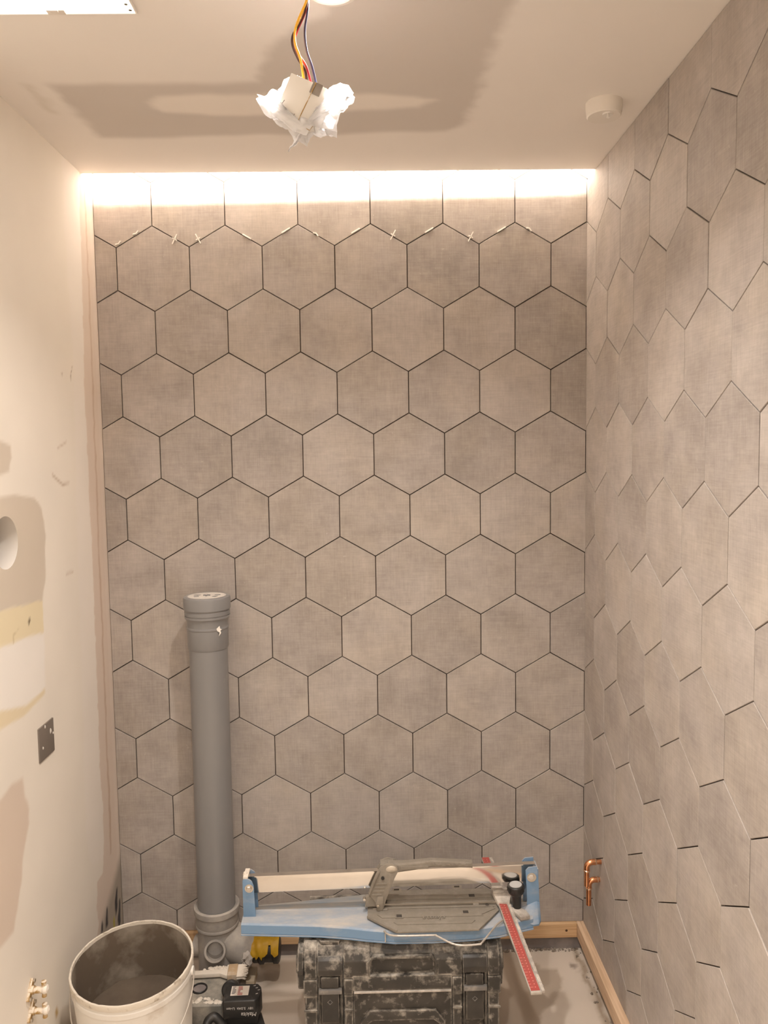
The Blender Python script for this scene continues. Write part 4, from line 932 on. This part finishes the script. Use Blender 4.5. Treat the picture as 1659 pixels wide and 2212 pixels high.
for x, y in slots:
    k = MB()
    for a, b in (((-0.011, -0.0095), (0.011, -0.0065)), ((-0.011, 0.0065), (0.011, 0.0095)), ((-0.011, -0.0065), (-0.0072, 0.0065)), ((0.0072, -0.0065), (0.011, 0.0065))):
        k.box((x + a[0], y + a[1], ZP + 0.0048), (x + b[0], y + b[1], ZP + 0.0082))
    k.build('slot_rim', M['alu'], fp, bev=0.0008)
    MB().box((x - 0.0070, y - 0.0062, ZP + 0.0046), (x + 0.0070, y + 0.0062, ZP + 0.0076)).build('slot', M['dark_hole'], fp, smooth=0)  # solid dark box, the slot's inner shade is put into its colour
for x, y in ((0.668, -0.4155), (0.916, -0.4010)):
    MB().box((x - 0.008, y - 0.0072, ZP + 0.0048), (x + 0.008, y + 0.0072, ZP + 0.0086)).build('tab', M['alu'], fp, bev=0.0015)
MB().lathe([(0.0, 0.0), (0.0052, 0.0)], 16, T(0.946, -0.4085, ZP + 0.0077), caps=False).build('slot', M['dark_hole'], fp)  # flat dark disc, shade of the hole put into its colour
text_shape('sigma', 0.0285, 0.0014, T(0.7995, -0.4590, ZP + 0.0062) @ Rm(PI, 'Z'), 0.25).build('lettering', M['alu'], fp, smooth=0)
rp = plate([(0.622, -0.3965), (0.974, -0.3965), (0.976, -0.345), (0.955, -0.322), (0.690, -0.322), (0.622, -0.372)], ZP, ZP + 0.0050, 'rear_bed')
k = MB(); k.prism([(0.64, -0.372), (0.965, -0.372), (0.958, -0.350), (0.68, -0.350)], ZP + 0.0049, ZP + 0.0070, 'z'); k.build('bed_ribs', M['alu'], rp, bev=0.001)
MB().box((0.615, -0.4015, ZP + 0.002), (0.985, -0.3970, ZP + 0.0105)).build('breaking_bar', M['steel_dull'], t, bev=0.001)
for x, y in ((0.667, -0.378), (0.910, -0.361), (0.631, -0.381)):
    MB().box((x - 0.008, y - 0.0065, ZP + 0.0048), (x + 0.008, y + 0.0065, ZP + 0.0074)).build('slot', M['dark_hole'], rp, smooth=0)  # dark boxes on the rear bed, slot shade put into their colour
for px, py in ((857, 1921), (987, 1915)):
    MB().box((cX(px) - 0.008, -0.4022, cZ(px, py) - 0.002), (cX(px) + 0.006, -0.4008, cZ(px, py) + 0.002)).build('slot', M['dark_hole'], rail, smooth=0)  # dark box on the rail face, its colour stands for slot shade
    MB().box((cX(px) - 0.013, -0.4017, cZ(px, py) - 0.005), (cX(px) + 0.012, -0.4011, cZ(px, py) + 0.003)).build('slot_plate', M['alu'], rail, smooth=0)
# carriage and handle
YC = -0.416
leg = [(795, 1922), (803, 1900), (812, 1879), (822, 1864), (836, 1857), (848, 1857), (858, 1862), (861, 1872), (852, 1889), (842, 1915), (835, 1932), (826, 1960), (814, 1960), (811, 1944), (808, 1937)]
k = MB().prism([(cX(a), cZ(a, b)) for a, b in leg], YC - 0.004, YC, 'y')
lg = k.build('carriage_leg', M['alu'], t, bev=0.0014)
k = MB()
for a, b in (((812, 1898), (836, 1901)), ((809, 1906), (832, 1909)), ((806, 1914), (829, 1917)), ((803, 1922), (824, 1925))):
    k.add(*box_data((cX(a[0]), YC - 0.0058, cZ(*b)), (cX(b[0]), YC - 0.0038, cZ(*a))))
k.prism([(cX(a), cZ(a, b)) for a, b in ((796, 1922), (799, 1922), (813, 1889), (821, 1872), (817, 1868), (811, 1880))], YC - 0.009, YC - 0.0035, 'y')
k.prism([(cX(a), cZ(a, b)) for a, b in ((815, 1927), (828, 1927), (826, 1958), (816, 1958), (811, 1943))], YC - 0.0075, YC - 0.0038, 'y')
stuff(k.build('leg_ribs', M['alu'], lg, bev=0.0008))
MB().lathe([(0.0045, 0.0), (0.0045, 0.0030), (0.0, 0.0038)], 14, T(cX(827), YC - 0.004, cZ(827, 1887)) @ Rm(PI / 2, 'X'), caps=False).build('pivot', M['black_plastic'], lg)
MB().lathe([(0.0040, 0.0), (0.0040, 0.0040), (0.0, 0.0048)], 14, T(cX(816), YC - 0.0075, cZ(816, 1946)) @ Rm(PI / 2, 'X'), caps=False).build('rivet', M['steel_dull'], lg)
MB().lathe([(0.0040, -0.006), (0.0040, 0.0060), (0.0, 0.0068)], 14, T(cX(787), YC - 0.002, cZ(787, 1934)) @ Rm(PI / 2, 'X')).build('rivet', M['steel_dull'], lg)
MB().box((cX(789), -0.4150, cZ(789, 1953)), (cX(822), -0.4035, cZ(822, 1930))).build('wheel_block', M['alu'], lg, bev=0.0012)
k = MB().prism([(cX(a), cZ(a, b)) for a, b in ((814, 1880), (826, 1862), (838, 1857), (858, 1862), (858, 1880), (842, 1900), (818, 1905))], -0.386, -0.382, 'y')
k.add(*box_data((cX(822), YC, cZ(822, 1868)), (cX(850), -0.386, cZ(850, 1860))))
k.build('rear_cheek', M['alu'], lg, bev=0.0012)
arm = [(838, 1868), (856, 1870), (890, 1867), (932, 1861.5), (975, 1863), (1019, 1865)]
rad = [(0.011, 0.0125), (0.012, 0.0125), (0.0110, 0.011), (0.0095, 0.0095), (0.0095, 0.0085), (0.0095, 0.0075)]
rings = []
for (a, b), (ry, rz) in zip(arm, rad):
    x, z = cX(a), cZ(a, b)
    rings.append([(x, -0.401 + ry * sy, z + rz * sz) for sy, sz in ((-1, -0.6), (-0.8, -1), (0.8, -1), (1, -0.6), (1, 0.6), (0.75, 1), (-0.75, 1), (-1, 0.6))])
ha = MB().loft(rings).build('handle', M['alu'], t, bev=0.0010, smooth=40)
rings = []
for q in range(13):
    a = 2 * PI * q / 12
k = MB().lathe([(0.0, 0.0025), (0.010, 0.002), (0.014, 0.0)], 26, T(cX(846), YC - 0.0035, cZ(846, 1869)) @ Rm(PI / 2, 'X') @ Matrix.Diagonal((1.15, 0.75, 1, 1)), caps=False); k.build('hub_boss', M['steel_dull'], lg)
k = MB(); k.lathe([(0.0060, 0.0), (0.0060, 0.0012), (0.0, 0.0012)], 4, T(cX(936), -0.4105, cZ(936, 1861)) @ Rm(PI / 2, 'X'), caps=False)
for a, b in ((942, 954), (962, 970), (974, 979), (983, 990), (995, 1005)): k.add(*box_data((cX(a), -0.4120, cZ(a, 1864)), (cX(b), -0.4095, cZ(b, 1861))))
k.add(*box_data((cX(865), -0.4135, cZ(865, 1872)), (cX(925), -0.4105, cZ(925, 1864.5))))
stuff(k.build('handle_relief', M['alu'], ha, bev=0.0004, seg=1))
k = MB(); k.box((cX(1017), -0.410, cZ(1017, 1871)), (cX(1020), -0.392, cZ(1020, 1859))); k.build('handle_end', M['alu'], ha, bev=0.0008)
# spring wire in front
MB().tube(smooth_path([(0.665, -0.497, ZB + 0.034), (0.690, -0.5165, ZB + 0.034), (0.790, -0.517, ZB + 0.033), (0.800, -0.519, ZB + 0.032), (0.846, -0.5510, ZB + 0.028), (0.902, -0.5515, ZB + 0.028), (0.914, -0.545, ZB + 0.030), (0.958, -0.492, ZB + 0.040), (0.985, -0.470, ZB + 0.044)], 5), 0.0024, 10).build('spring_wire', M['alu_bar'], t)
MB().tube([(0.668, -0.498, ZB + 0.036), (0.668, -0.506, ZB + 0.010)], 0.0016, 8).build('wire_stop', M['alu_bar'], t)
# measuring bar
pa, pb = Vector((0.9755, -0.172, 0.409)), Vector((1.0045, -0.764, 0.409)); dv = (pb - pa); L = dv.length; ang = math.atan2(dv.y, dv.x)
XM = T(*pa) @ Rm(ang, 'Z')
mb = MB().box((0, -0.0130, -0.006), (L, 0.0130, 0.0), XM).build('measuring_bar', M['alu_bar'], t, bev=0.0010)
MB().box((0.0, 0.0133, -0.0075), (L - 0.006, 0.0215, -0.001), XM).build('bar_channel', M['clamp'], mb, bev=0.0015)
MB().box((0.002, -0.0105, -0.0002), (L * 0.18, 0.0100, 0.0006), XM).build('scale_strip', M['red'], mb, smooth=0)
MB().prism([(L * 0.405, -0.006), (L * 0.41, -0.0100), (L - 0.006, -0.0105), (L - 0.006, 0.0100), (L * 0.42, 0.0100), (L * 0.405, 0.006)], -0.0002, 0.0006, 'z', XM).build('scale_strip', M['red'], mb, smooth=0)
k = MB()
for i in range(1, 56):
    s_ = 0.004 + i * 0.0104
    if L * 0.18 - 0.003 < s_ < L * 0.42: continue
    if s_ > L - 0.010: break
    k.box((s_ - 0.0005, -0.0100, 0.0004), (s_ + 0.0005, -0.0100 + (0.0075 if i % 5 == 0 else 0.0045), 0.0008), XM)
    k.box((s_ - 0.0012, 0.001, 0.0004), (s_ + 0.0012, 0.0030, 0.0008), XM)
stuff(k.build('scale_marks', M['tick'], mb, smooth=0))
k = MB(); rg = random.Random(21)
k.prism([(L * 0.285, -0.016), (L * 0.30, -0.020), (L * 0.41, -0.014), (L * 0.42, 0.018), (L * 0.36, 0.030), (L * 0.29, 0.026)], -0.008, 0.0052, 'z', XM)
k.box((L * 0.295, -0.018, 0.005), (L * 0.345, 0.012, 0.012), XM)
k.build('bar_clamp', M['clamp'], mb, bev=0.003)
k = MB()
for i in range(60):
    s_ = rg.uniform(0.001, 0.003); k.lathe([(0, -s_ * 0.3), (s_, 0), (s_ * 0.6, s_ * 0.5), (0, s_ * 0.6)], 6, XM @ T(rg.uniform(L * 0.42, L - 0.02), rg.uniform(0.014, 0.021), -0.0012) @ Rm(rg.uniform(0, 6), 'Z'), caps=False)
stuff(k.build('plaster_lumps', M['clamp'], mb, smooth=40))
# angle plate at the right of the bar, and the black clamp knob
k = MB().prism([(1.004, -0.425), (1.030, -0.418), (1.046, -0.440), (1.052, -0.462), (1.026, -0.470)], ZB + 0.036, ZB + 0.046, 'z'); k.build('angle_plate', M['clamp'], t, bev=0.002)
XK = T(1.0245, -0.424, ZB + 0.043) @ Rm(-0.06, 'Y')
kn = MB().lathe([(0.0, -0.004), (0.0095, -0.004), (0.0105, 0.0), (0.0125, 0.030), (0.0140, 0.038), (0.0210, 0.046), (0.0225, 0.052), (0.0222, 0.064), (0.0200, 0.0665), (0.0, 0.0670)], 28, XK, caps=False).build('clamp_knob', M['black_plastic'], t, smooth=30)
MB().lathe([(0.0, 0.0005), (0.0165, 0.0003), (0.0168, -0.001)], 28, XK @ T(0, 0, 0.0672), caps=False).build('knob_cap', M['knob_cap'], kn)
k = MB()
for q in range(10): k.box((0.0208, -0.0018, 0.052), (0.0236, 0.0018, 0.063), XK @ Rm(2 * PI * q / 10, 'Z'))
stuff(k.build('knob_ridges', M['black_plastic'], kn, smooth=0))
